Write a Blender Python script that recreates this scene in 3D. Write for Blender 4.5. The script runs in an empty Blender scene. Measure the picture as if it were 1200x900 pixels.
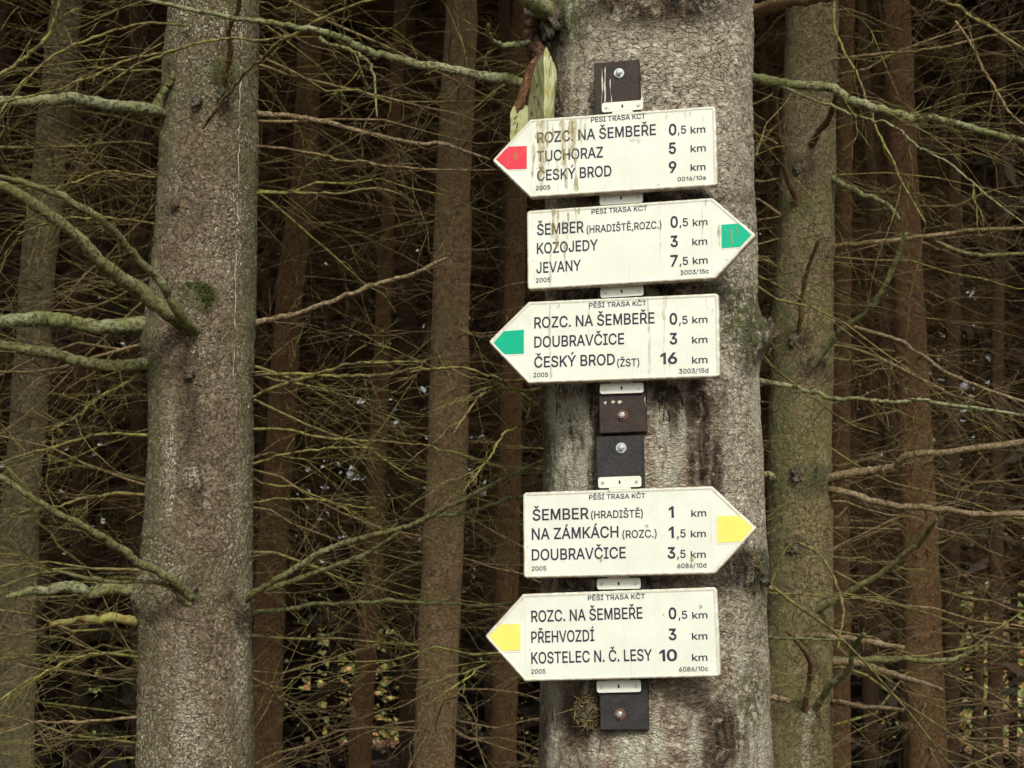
import bpy, bmesh, math, random
import numpy as np
from mathutils import Vector, Matrix, noise

R = math.radians
random.seed(7)
rng = np.random.default_rng(7)
SC = bpy.context.scene
COL = SC.collection

# ------------------------------------------------------------------ camera, world, sun, exposure
F = 1850.0                      # focal length in pixels of the 1200 x 900 photograph
PITCH = R(11.6)
EYE = 1.6
CP, SP = math.cos(PITCH), math.sin(PITCH)
cam = bpy.data.cameras.new('camera')
cam.sensor_width = 36.0
cam.lens = 36.0 * F / 1200.0
cam.clip_start = 0.05
cam.clip_end = 2000.0
cam.dof.use_dof = True
cam.dof.focus_distance = 3.25
cam.dof.aperture_fstop = 16.0
camo = bpy.data.objects.new('camera', cam)
COL.objects.link(camo)
camo.location = (0, 0, EYE)
camo.rotation_euler = (math.pi / 2 + PITCH, 0, 0)
SC.camera = camo

SUN_EL, SUN_AZ = 38.0, 12.0     # behind the camera, a little to its right; overcast, so very soft
world = bpy.data.worlds.new('World')
SC.world = world
world.use_nodes = True
wn, wl = world.node_tree.nodes, world.node_tree.links
bg = wn['Background']
sky = wn.new('ShaderNodeTexSky')
sky.sky_type = 'NISHITA'
sky.sun_disc = False
sky.sun_elevation = R(SUN_EL)
sky.sun_rotation = R(180 - SUN_AZ)
sky.air_density = 1.0
sky.dust_density = 4.0
sky.ozone_density = 1.0
hs = wn.new('ShaderNodeHueSaturation')
hs.inputs['Saturation'].default_value = 0.06
wl.new(sky.outputs['Color'], hs.inputs['Color'])
cloud = wn.new('ShaderNodeMix'); cloud.data_type = 'RGBA'; cloud.blend_type = 'MULTIPLY'
cloud.inputs['Factor'].default_value = 1.0
cloud.inputs[7].default_value = (.98, 1.0, .95, 1)      # overcast, a little green from the woods around
wl.new(hs.outputs['Color'], cloud.inputs[6])
wl.new(cloud.outputs[2], bg.inputs['Color'])
bg.inputs['Strength'].default_value = 0.09
sun = bpy.data.lights.new('sun', 'SUN')
sun.energy = 1.5
sun.angle = R(11)
sun.color = (1.0, 0.96, 0.85)
suno = bpy.data.objects.new('sun', sun)
COL.objects.link(suno)
suno.rotation_euler = (R(90 - SUN_EL), 0, R(SUN_AZ))
suno.location = (3, -10, 12)
vs = SC.view_settings
vs.view_transform = 'Standard'
vs.look = 'None'
vs.gamma = 1.0
vs.use_curve_mapping = False
vs.exposure = 0.80
SC.render.film_transparent = False
SC.cycles.max_bounces = 5
SC.cycles.diffuse_bounces = 3
SC.cycles.transparent_max_bounces = 6
SC.cycles.use_denoising = True
SC.cycles.denoiser = 'OPENIMAGEDENOISE'
SC.cycles.denoising_input_passes = 'RGB_ALBEDO_NORMAL'

# ------------------------------------------------------------------ helpers
def P(px, py, Y):
    """photo pixel -> world point on the plane y = Y"""
    a, b = (px - 600.0) / F, (450.0 - py) / F
    dx, dy, dz = a, CP - b * SP, SP + b * CP
    t = Y / dy
    return Vector((dx * t, Y, EYE + dz * t))

def depth(p):
    return p[1] * CP + (p[2] - EYE) * SP

def pxm(px, py, Y):
    """metres per photo pixel at that point"""
    return depth(P(px, py, Y)) / F

def empty(name, loc, label=None, cat=None, group=None):
    o = bpy.data.objects.new(name, None)
    COL.objects.link(o)
    o.location = loc
    o.empty_display_size = 0.2
    tag(o, label, cat, group)
    return o

def tag(o, label=None, cat=None, group=None, kind=None):
    if label: o['label'] = label
    if cat: o['category'] = cat
    if group: o['group'] = group
    if kind: o['kind'] = kind
    return o

def link(name, me, mat=None, parent=None):
    o = bpy.data.objects.new(name, me)
    COL.objects.link(o)
    if mat is not None:
        me.materials.clear()
        me.materials.append(mat)
    if parent is not None:
        o.parent = parent
    return o

def mesh_np(name, V, Q, smooth=True):
    """quads (n,4) or triangles (n,3) to a mesh"""
    V = np.asarray(V, dtype=np.float32); Q = np.asarray(Q, dtype=np.int32)
    k = Q.shape[1]
    me = bpy.data.meshes.new(name)
    me.vertices.add(len(V)); me.vertices.foreach_set('co', V.ravel())
    me.loops.add(Q.size); me.loops.foreach_set('vertex_index', Q.ravel())
    me.polygons.add(len(Q)); me.polygons.foreach_set('loop_start', np.arange(len(Q), dtype=np.int32) * k)
    me.polygons.foreach_set('use_smooth', np.full(len(Q), smooth))
    me.update(calc_edges=True)
    return me

def bm_mesh(name, bm, smooth=False):
    bmesh.ops.recalc_face_normals(bm, faces=bm.faces)
    me = bpy.data.meshes.new(name)
    bm.to_mesh(me); bm.free()
    if smooth:
        for p in me.polygons: p.use_smooth = True
    return me

def tube_arrays(groups, sides):
    """groups of (pts T,n,3 ; rad T,n) -> verts, quads"""
    VV, QQ, base = [], [], 0
    ang = np.arange(sides) * 2 * np.pi / sides
    for pts, rad in groups:
        pts = np.asarray(pts, float); rad = np.asarray(rad, float)
        T, n, _ = pts.shape
        if T == 0: continue
        tan = np.gradient(pts, axis=1)
        tan /= np.linalg.norm(tan, axis=2, keepdims=True) + 1e-9
        ref = np.array([0.28, 0.31, 0.91])
        a = np.cross(tan, ref); a /= np.linalg.norm(a, axis=2, keepdims=True) + 1e-9
        b = np.cross(tan, a)
        ring = (pts[:, :, None, :] + rad[:, :, None, None] *
                (a[:, :, None, :] * np.cos(ang)[None, None, :, None] + b[:, :, None, :] * np.sin(ang)[None, None, :, None]))
        VV.append(ring.reshape(-1, 3))
        t = np.arange(T)[:, None, None]; i = np.arange(n - 1)[None, :, None]; s = np.arange(sides)[None, None, :]
        s2 = (s + 1) % sides
        o = base + t * n * sides
        q = np.stack(np.broadcast_arrays(o + i * sides + s, o + i * sides + s2, o + (i + 1) * sides + s2, o + (i + 1) * sides + s), -1)
        QQ.append(q.reshape(-1, 4))
        base += T * n * sides
    return np.concatenate(VV), np.concatenate(QQ)

def arcs(S, D, L, bend, n, wig=0.0, g=rng):
    """T curved twigs: start S, direction D, length L, bend vector, n points"""
    t = np.linspace(0, 1, n)[None, :, None]
    p = S[:, None, :] + D[:, None, :] * L[:, None, None] * t + bend[:, None, :] * L[:, None, None] * t ** 2
    if wig:
        w = np.cumsum(g.normal(0, wig, (len(S), n, 3)), axis=1) * L[:, None, None]
        w[:, 0] = 0
        p = p + w
    return p

def catmull(pts, per=6):
    pts = [Vector(p) for p in pts]
    if len(pts) == 2:
        pts = [pts[0], pts[0].lerp(pts[1], .5), pts[1]]
    ext = [pts[0] * 2 - pts[1]] + pts + [pts[-1] * 2 - pts[-2]]
    out = []
    for i in range(1, len(ext) - 2):
        p0, p1, p2, p3 = ext[i - 1:i + 3]
        for k in range(per):
            t = k / per
            out.append(0.5 * ((2 * p1) + (p2 - p0) * t + (2 * p0 - 5 * p1 + 4 * p2 - p3) * t * t + (3 * p1 - p0 - 3 * p2 + p3) * t ** 3))
    out.append(pts[-1])
    return out

# ------------------------------------------------------------------ materials
def new_mat(name):
    m = bpy.data.materials.new(name)
    m.use_nodes = True
    return m, m.node_tree.nodes, m.node_tree.links, m.node_tree.nodes['Principled BSDF']

class NB:
    """little node builder"""
    def __init__(s, m): s.n, s.l = m.node_tree.nodes, m.node_tree.links
    def _set(s, sock, v):
        if hasattr(v, 'is_output') or isinstance(v, bpy.types.NodeSocket): s.l.new(v, sock)
        elif isinstance(v, (tuple, list)) and len(v) == 3 and sock.type == 'RGBA': sock.default_value = (*v, 1)
        else: sock.default_value = v
    def coord(s, scale=(1, 1, 1), loc=(0, 0, 0), kind='Object'):
        t = s.n.new('ShaderNodeTexCoord'); m = s.n.new('ShaderNodeMapping')
        m.inputs['Scale'].default_value = scale; m.inputs['Location'].default_value = loc
        s.l.new(t.outputs[kind], m.inputs['Vector'])
        return m.outputs['Vector']
    def noise(s, vec, scale, detail=4, rough=0.6, dist=0.0):
        t = s.n.new('ShaderNodeTexNoise'); s.l.new(vec, t.inputs['Vector'])
        t.inputs['Scale'].default_value = scale; t.inputs['Detail'].default_value = detail
        t.inputs['Roughness'].default_value = rough; t.inputs['Distortion'].default_value = dist
        return t.outputs['Fac']
    def voro(s, vec, scale, feature='F1', out='Distance', rand=1.0):
        t = s.n.new('ShaderNodeTexVoronoi'); t.feature = feature; s.l.new(vec, t.inputs['Vector'])
        t.inputs['Scale'].default_value = scale; t.inputs['Randomness'].default_value = rand
        return t.outputs[out]
    def math(s, op, a, b=0.0, clamp=False):
        t = s.n.new('ShaderNodeMath'); t.operation = op; t.use_clamp = clamp
        s._set(t.inputs[0], a); s._set(t.inputs[1], b)
        return t.outputs[0]
    def step(s, v, lo, hi):
        t = s.n.new('ShaderNodeMapRange'); t.interpolation_type = 'SMOOTHSTEP'
        s._set(t.inputs['Value'], v)
        t.inputs['From Min'].default_value = lo; t.inputs['From Max'].default_value = hi
        return t.outputs['Result']
    def mix(s, f, a, b, blend='MIX'):
        t = s.n.new('ShaderNodeMix'); t.data_type = 'RGBA'; t.blend_type = blend
        s._set(t.inputs['Factor'], f); s._set(t.inputs[6], a); s._set(t.inputs[7], b)
        return t.outputs[2]
    def attr(s, name):
        t = s.n.new('ShaderNodeAttribute'); t.attribute_name = name
        return t.outputs['Fac']
    def bump(s, h, dist, strength=1.0, normal=None):
        t = s.n.new('ShaderNodeBump'); t.inputs['Distance'].default_value = dist; t.inputs['Strength'].default_value = strength
        s.l.new(h, t.inputs['Height'])
        if normal is not None: s.l.new(normal, t.inputs['Normal'])
        return t.outputs['Normal']
    def warp(s, vec, amount, scale):
        t = s.n.new('ShaderNodeTexNoise'); s.l.new(vec, t.inputs['Vector']); t.inputs['Scale'].default_value = scale
        a = s.n.new('ShaderNodeVectorMath'); a.operation = 'MULTIPLY_ADD'
        s.l.new(t.outputs['Color'], a.inputs[0]); a.inputs[1].default_value = (amount,) * 3; s.l.new(vec, a.inputs[2])
        return a.outputs[0]

def bark(name, base, base2, dark, lichen, algae, flake=70.0, lichen_amt=0.5, algae_amt=0.4, bump=0.004, zones=False, flat=1.0, pit=1.0, speck=True):
    m, n, l, b = new_mat(name)
    k = NB(m)
    v0 = k.coord((1, 1, 1))
    vz = k.coord((1, 1, flat))
    vw = k.warp(k.warp(vz, 0.05, 11), 0.016, 60)
    ce = k.voro(vw, flake, 'DISTANCE_TO_EDGE')
    cc = k.voro(vw, flake, 'F1', 'Color')
    big = k.noise(v0, 4.0, 5, 0.6)
    med = k.noise(vz, 34.0, 5, 0.7, .6)
    pits = k.noise(vz, 105.0, 5, 0.7, .4)
    pit2 = k.noise(vz, 46.0, 4, 0.65, 1.0)
    fine = k.noise(v0, 300.0, 3, 0.7)
    streak = k.noise(k.coord((1, 1, 0.12)), 42.0, 4, 0.6)
    rnd = n.new('ShaderNodeSeparateColor'); l.new(cc, rnd.inputs[0])
    col = k.mix(k.step(big, .40, .60), base, base2)
    col = k.mix(k.math('MULTIPLY', k.step(k.noise(v0, 10.0, 4, .6, .6), .48, .64), .45), col, (base2[0] * .95, base2[1] * .80, base2[2] * .72))
    pm_ = k.math('ADD', .35, k.math('MULTIPLY', k.step(k.noise(v0, 7.0, 4, .65, .4), .36, .60), .65))
    col = k.mix(k.math('MULTIPLY', k.step(med, .5, .3), .55), col, tuple(min(1, x * 1.4) for x in base))
    col = k.mix(k.math('MULTIPLY', rnd.outputs[0], .22), col, tuple(min(1, x * 1.45) for x in base2))
    col = k.mix(k.math('MULTIPLY', k.step(rnd.outputs[1], .6, 1.0), .3), col, dark)
    crev = k.math('MULTIPLY', k.step(ce, .10, .0), k.step(med, .38, .54))
    col = k.mix(k.math('MULTIPLY', crev, .8), col, dark)
    col = k.mix(k.math('MULTIPLY', pm_, k.math('MULTIPLY', k.step(pits, .545, .62), .95 * pit), True), col, dark)
    col = k.mix(k.math('MULTIPLY', pm_, k.math('MULTIPLY', k.step(pit2, .575, .66), .85 * pit), True), col, dark)
    col = k.mix(k.math('MULTIPLY', k.step(fine, .48, .34), .35), col, tuple(min(1, x * 1.6) for x in base))
    al = k.math('MULTIPLY', k.step(k.noise(v0, 3.2, 5, .65), .44, .66), algae_amt)
    col = k.mix(k.math('MULTIPLY', al, k.step(med, .25, .6)), col, algae)
    lm = k.step(k.noise(v0, 4.1, 3, .6, .3), .36, .60)
    lf = k.math('MULTIPLY', k.step(k.noise(v0, 140.0, 3, .6), .555, .60), lm)
    col = k.mix(k.math('MULTIPLY', lf, lichen_amt), col, lichen)
    lp = k.math('MULTIPLY', k.step(k.noise(v0, 26.0, 5, .75), .60, .70), k.step(streak, .42, .6))
    col = k.mix(k.math('MULTIPLY', lp, lichen_amt * .75), col, tuple(x * .85 for x in lichen))
    h = k.math('MULTIPLY', rnd.outputs[2], .5)
    h = k.math('SUBTRACT', h, k.math('MULTIPLY', crev, .8))
    h = k.math('SUBTRACT', h, k.math('MULTIPLY', k.step(pits, .42, .68), .8))
    h = k.math('SUBTRACT', h, k.math('MULTIPLY', pit2, 1.6))
    h = k.math('ADD', h, k.math('MULTIPLY', fine, .35))
    h = k.math('ADD', h, k.math('MULTIPLY', med, -1.0))
    if zones:
        rg = k.math('MULTIPLY', k.attr('rough'), 1.3, True); pl = k.math('MULTIPLY', k.attr('pale'), 1.5, True); ms = k.math('MULTIPLY', k.attr('moss'), 1.4, True); rs = k.math('MULTIPLY', k.attr('ruddy'), 1.3, True)
        st2 = k.noise(k.coord((1, 1, .3)), 55.0, 5, .7, .8)
        dcol = k.mix(k.step(st2, .40, .62), (.03, .02, .014), (.16, .11, .07))
        rcol = k.mix(rnd.outputs[0], (.24, .16, .108), (.46, .345, .26))
        rcol = k.mix(k.math('MULTIPLY', k.step(pits, .52, .62), .7), rcol, dark)
        col = k.mix(k.math('MULTIPLY', rs, k.step(med, .3, .6)), col, rcol)
        col = k.mix(k.math('MULTIPLY', rg, k.step(k.noise(v0, 26, 5, .7, .5), .34, .52)), col, dcol)
        pw = k.noise(k.coord((1, 1, .2)), 60.0, 6, .72, .5)
        pm = k.step(pw, .40, .48) if not speck else k.math('MULTIPLY', k.step(pw, .38, .5), k.step(k.noise(v0, 130, 4, .7), .47, .56))
        col = k.mix(k.math('MULTIPLY', pl, pm), col, k.mix(k.step(fine, .4, .6), (.52, .48, .36), (.76, .72, .57)))
        col = k.mix(k.math('MULTIPLY', ms, k.step(k.noise(v0, 60, 5, .75), .42, .56)), col, k.mix(fine, (.075, .085, .02), (.20, .215, .10)))
        h = k.math('ADD', h, k.math('MULTIPLY', k.math('MULTIPLY', rg, st2), 2.5))
    l.new(col, b.inputs['Base Color'])
    b.inputs['Roughness'].default_value = 0.88
    b.inputs['Specular IOR Level'].default_value = 0.2
    l.new(k.bump(h, bump, 1.0), b.inputs['Normal'])
    return m

def wood_twig(name, c1, c2, c3, scale=6.0):
    m, n, l, b = new_mat(name)
    k = NB(m)
    v = k.coord()
    col = k.mix(k.step(k.noise(v, scale, 3), .38, .62), c1, c2)
    col = k.mix(k.step(k.noise(v, scale * 8, 5, .75), .45, .60), col, c3)
    l.new(col, b.inputs['Base Color'])
    b.inputs['Roughness'].default_value = .9
    b.inputs['Specular IOR Level'].default_value = .15
    l.new(k.bump(k.noise(v, 110, 5, .75), .008), b.inputs['Normal'])
    return m

def plain(name, col, rough=.6, metal=0.0, noise_amt=.25, scale=40, bump=.0006, col2=None):
    m, n, l, b = new_mat(name)
    k = NB(m)
    v = k.coord()
    f = k.noise(v, scale, 5, .65)
    c = k.mix(k.step(f, .35, .7), col, col2 or tuple(x * (1 - noise_amt) for x in col))
    l.new(c, b.inputs['Base Color'])
    b.inputs['Roughness'].default_value = rough
    b.inputs['Specular IOR Level'].default_value = .5 if metal else .2
    b.inputs['Metallic'].default_value = metal
    if bump: l.new(k.bump(k.noise(v, scale * 4, 4), bump), b.inputs['Normal'])
    return m

M_BARK_MAIN = bark('bark_edge_tree', (.66, .585, .455), (.54, .46, .345), (.075, .052, .036), (.62, .61, .46), (.25, .235, .10),
                   flake=48, lichen_amt=.55, algae_amt=.3, bump=.010, zones=True, flat=1.5, pit=1.0, speck=False)
M_BARK_LEFT = bark('bark_reddish_scaly', (.25, .195, .108), (.19, .145, .075), (.034, .025, .013), (.74, .77, .60), (.175, .18, .06),
                   flake=36, lichen_amt=.95, algae_amt=.8, bump=.013, zones=True, flat=.9, pit=1.15)
M_BARK_RIGHT = bark('bark_olive', (.31, .245, .125), (.24, .185, .09), (.05, .038, .018), (.42, .40, .25), (.205, .19, .065),
                    flake=34, lichen_amt=.5, algae_amt=.75, bump=.012, zones=True, flat=.9)
M_BARK_DEEP = bark('bark_red_brown', (.25, .135, .062), (.20, .104, .046), (.065, .034, .016), (.26, .22, .11), (.17, .14, .05),
                   flake=32, lichen_amt=.3, algae_amt=.3, bump=.012, pit=.8)
M_BARK_SHADE = bark('bark_shaded_brown', (.08, .045, .022), (.062, .034, .016), (.024, .014, .008), (.16, .13, .08), (.10, .085, .03), flake=32, lichen_amt=.2, algae_amt=.3, bump=.012, pit=.7)  # shade of the deep, silhouetted stems is put into this bark colour
M_BARK_PALE = bark('bark_pale_brown', (0.462, 0.304, 0.163), (0.378, 0.242, 0.126), (.09, .052, .024), (.36, .35, .20), (.24, .22, .09),
                   flake=32, lichen_amt=.4, algae_amt=.55, bump=.012, pit=.8)
M_BARK_DUSK = bark('bark_grey_green', (0.399, 0.336, 0.189), (0.326, 0.263, 0.147), (.07, .05, .026), (.40, .41, .27), (.22, .22, .09),
                   flake=32, lichen_amt=.5, algae_amt=.7, bump=.012, pit=.8)
M_TW_GREEN = wood_twig('twig_algae_green', (0.256, 0.244, 0.067), (0.207, 0.171, 0.067), (0.091, 0.063, 0.033))
M_TW_BROWN = wood_twig('twig_brown', (.175, .097, .042), (.125, .082, .032), (.06, .036, .017))
M_TW_TAN = wood_twig('twig_tan', (0.329, 0.232, 0.128), (0.220, 0.171, 0.073), (0.110, 0.073, 0.037))
M_BR_GREEN = wood_twig('branch_mossy', (0.195, 0.210, 0.076), (0.307, 0.318, 0.185), (0.087, 0.076, 0.036), 10)
M_BR_OLIVE = wood_twig('branch_olive', (0.164, 0.168, 0.057), (0.235, 0.244, 0.113), (0.082, 0.061, 0.031), 10)
M_BR_BROWN = wood_twig('branch_redbrown', (0.159, 0.091, 0.043), (0.195, 0.134, 0.061), (0.067, 0.043, 0.022), 14)
M_BR_GREY = wood_twig('branch_grey', (0.354, 0.268, 0.165), (0.244, 0.189, 0.098), (0.104, 0.067, 0.037), 14)
M_CHAR = wood_twig('charred_stub', (.035, .026, .022), (.05, .035, .028), (.16, .08, .04), 14)
M_SPLIT = wood_twig('split_wood', (.34, .35, .10), (.34, .31, .10), (.24, .15, .06), 7)

def leaf_mat(name, cols, rough=.7):
    m, n, l, b = new_mat(name)
    g = n.new('ShaderNodeNewGeometry')
    r = n.new('ShaderNodeValToRGB')
    r.color_ramp.interpolation = 'LINEAR'
    el = r.color_ramp.elements
    for i, c in enumerate(cols):
        e = el[i] if i < 2 else el.new(1)
        e.position = i / (len(cols) - 1)
        e.color = (*c, 1)
    l.new(g.outputs['Random Per Island'], r.inputs['Fac'])
    l.new(r.outputs['Color'], b.inputs['Base Color'])
    b.inputs['Roughness'].default_value = rough
    return m

M_NEEDLE = leaf_mat('spruce_needles', [(.035, .05, .02), (.05, .07, .028), (.06, .055, .03)])
M_LEAF = leaf_mat('autumn_leaves', [(.50, .20, .06), (.42, .26, .08), (.45, .36, .10), (.16, .26, .08), (.22, .36, .12), (.40, .30, .18)])
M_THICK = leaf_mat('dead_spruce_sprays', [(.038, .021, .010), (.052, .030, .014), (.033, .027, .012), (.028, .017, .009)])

def ground_mat():
    m, n, l, b = new_mat('forest_floor')
    k = NB(m)
    v = k.coord()
    c = k.mix(k.step(k.noise(v, .6, 5), .4, .62), (.085, .058, .036), (.12, .078, .05))
    c = k.mix(k.step(k.noise(v, 9, 5, .7), .52, .64), c, (.22, .14, .085))
    c = k.mix(k.math('MULTIPLY', k.step(k.noise(v, .35, 4), .5, .62), .8), c, (.06, .08, .03))
    c = k.mix(k.step(k.noise(v, 40, 3, .6), .6, .68), c, (.30, .20, .13))
    l.new(c, b.inputs['Base Color'])
    b.inputs['Roughness'].default_value = .95
    l.new(k.bump(k.noise(v, 25, 6, .7), .03), b.inputs['Normal'])
    return m

# ------------------------------------------------------------------ ground
def ground():
    xs = np.concatenate([np.linspace(-900, -40, 12), np.linspace(-34, 34, 60), np.linspace(40, 900, 12)])
    ys = np.concatenate([np.linspace(-900, -12, 12), np.linspace(-8, 70, 80), np.linspace(80, 900, 12)])
    X, Yg = np.meshgrid(xs, ys)
    Z = np.zeros_like(X)
    for i in range(X.shape[0]):
        for j in range(X.shape[1]):
            if abs(X[i, j]) < 38 and -9 < Yg[i, j] < 74:
                Z[i, j] = .10 * noise.noise((X[i, j] * .35, Yg[i, j] * .35, 0)) + .05 * noise.noise((X[i, j] * 1.3, Yg[i, j] * 1.3, 3))
    nx = len(xs)
    i = np.arange(len(ys) - 1)[:, None]; j = np.arange(nx - 1)[None, :]
    q = np.stack([i * nx + j, i * nx + j + 1, (i + 1) * nx + j + 1, (i + 1) * nx + j], -1).reshape(-1, 4)
    o = link('ground', mesh_np('ground', np.stack([X, Yg, Z], -1).reshape(-1, 3), q), ground_mat())
    tag(o, 'brown forest floor strewn with needles and fallen leaves', None, None, 'structure')
ground()

# ------------------------------------------------------------------ trunks
class Trunk:
    """centre line and radius fitted to the photo, in world metres"""
    def __init__(s, ctrl, Y, H=20.0):
        # ctrl: (py, centre px, width px)
        z, x, r = [], [], []
        for py, cx, w in ctrl:
            p = P(cx, py, Y)
            z.append(p.z); x.append(p.x); r.append(w / 2 * depth(p) / F)
        s.Y, s.H = Y, H
        o = np.argsort(z)
        s.z, s.x, s.r = np.array(z)[o], np.array(x)[o], np.array(r)[o]
        s.base = Vector((float(s.cx(0.0)), Y, 0))
    def cx(s, z):
        z = np.asarray(z, float)
        lo = s.x[0] + (z - s.z[0]) * (s.x[1] - s.x[0]) / (s.z[1] - s.z[0])
        # keep going straight above and below the part the photo shows
        v = np.interp(z, s.z, s.x)
        sl = (s.x[-1] - s.x[0]) / (s.z[-1] - s.z[0])
        v = np.where(z > s.z[-1], s.x[-1] + sl * .6 * (z - s.z[-1]), v)
        v = np.where(z < s.z[0], s.x[0] + sl * .6 * (z - s.z[0]), v)
        return v
    def rad(s, z):
        z = np.asarray(z, float)
        v = np.interp(z, s.z, s.r)
        top = s.r[-1] * np.clip((s.H - z) / (s.H - s.z[-1]), .05, 1)
        v = np.where(z > s.z[-1], top, v)
        sl = (s.r[0] - s.r[-1]) / (s.z[-1] - s.z[0])
        v = np.where(z < s.z[0], s.r[0] + np.clip(sl, 0, .03) * (s.z[0] - z), v)
        v = v * (1 + .55 * np.exp(-np.clip(z, 0, 9) / .22))
        return v

def trunk_mesh(name, T, seg, zs, bumps=(), flake_amp=.003, lump=.006, seed=0, zones=None, flake_scale=60):
    """zs: heights of the rings. bumps: (px,py,radius m,height m). zones: {'rough': [(px,py,rx,ry,amount)], ...} in photo pixels"""
    zs = np.asarray(zs)
    n = len(zs)
    cxs, rs = T.cx(zs), T.rad(zs)
    ang = np.linspace(0, 2 * np.pi, seg, endpoint=False)
    V = np.empty((n, seg, 3))
    V[:, :, 0] = cxs[:, None] + rs[:, None] * np.sin(ang)[None, :]
    V[:, :, 1] = T.Y - rs[:, None] * np.cos(ang)[None, :]
    V[:, :, 2] = zs[:, None]
    flat = V.reshape(-1, 3)
    nx = np.tile(np.sin(ang), n); ny = np.tile(-np.cos(ang), n)
    d = np.zeros(len(flat))
    vis = (flat[:, 2] > .8) & (flat[:, 2] < 4.2) & (ny < .35) if seg > 100 else np.zeros(len(flat), bool)
    off = Vector((seed * 7.3, seed * 3.1, 0))
    fa = flake_amp
    for i in range(len(flat)):
        p = Vector(flat[i]) + off
        dd = lump * noise.fractal((p.x * 6, p.y * 6, p.z * 3.2), 1.0, 2.0, 3)
        if vis[i]:
            w = Vector((p.x, p.y, p.z * 1.1)) * flake_scale
            dd += fa * .8 * noise.fractal(w * .8, .8, 2.1, 3) - fa * .6 * abs(noise.noise(w * .5))
        d[i] = dd
    pxs = pys = None
    # projection of the rest surface to the photo, to place knots, scars and the painted sign shade on the bark
    rel = flat - np.array([0, 0, EYE])
    zc = rel[:, 1] * CP + rel[:, 2] * SP
    up = -rel[:, 1] * SP + rel[:, 2] * CP
    zc = np.where(zc > .1, zc, .1)
    pxs = 600 + F * rel[:, 0] / zc
    pys = 450 - F * up / zc
    front = ny < .45
    for (bx, by, br, bh) in bumps:
        m = pxm(bx, by, T.Y)
        q = np.exp(-(((pxs - bx) ** 2 + ((pys - by) * .8) ** 2) * m * m) / (br * br))
        d += np.where(front, bh * q, 0)
    flat[:, 0] += nx * d; flat[:, 1] += ny * d
    flat -= np.array(T.base)
    i = np.arange(n - 1)[:, None]; j = np.arange(seg)[None, :]
    j2 = (j + 1) % seg
    q = np.stack(np.broadcast_arrays(i * seg + j, i * seg + j2, (i + 1) * seg + j2, (i + 1) * seg + j), -1).reshape(-1, 4)
    me = mesh_np(name, flat, q)
    if zones is not None:
        for zn in ('rough', 'pale', 'moss', 'ruddy'):
            val = np.zeros(len(flat))
            for (zx, zy, rx, ry, am) in zones.get(zn, ()):
                dx, dy = (pxs - zx) / rx, (pys - zy) / ry
                val = np.maximum(val, am * np.clip(1.55 - 1.1 * np.sqrt(dx * dx + dy * dy), 0, 1))
            val = np.where(front, val, 0)
            a = me.attributes.new(zn, 'FLOAT', 'POINT')
            a.data.foreach_set('value', val.astype(np.float32))
    return me

def ring_heights(z0, z1, fine, H):
    low = np.linspace(0, z0, 24, endpoint=False)
    mid = np.arange(z0, z1, fine)
    high = np.linspace(z1, H, 40)
    return np.concatenate([low, mid, high])

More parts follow.
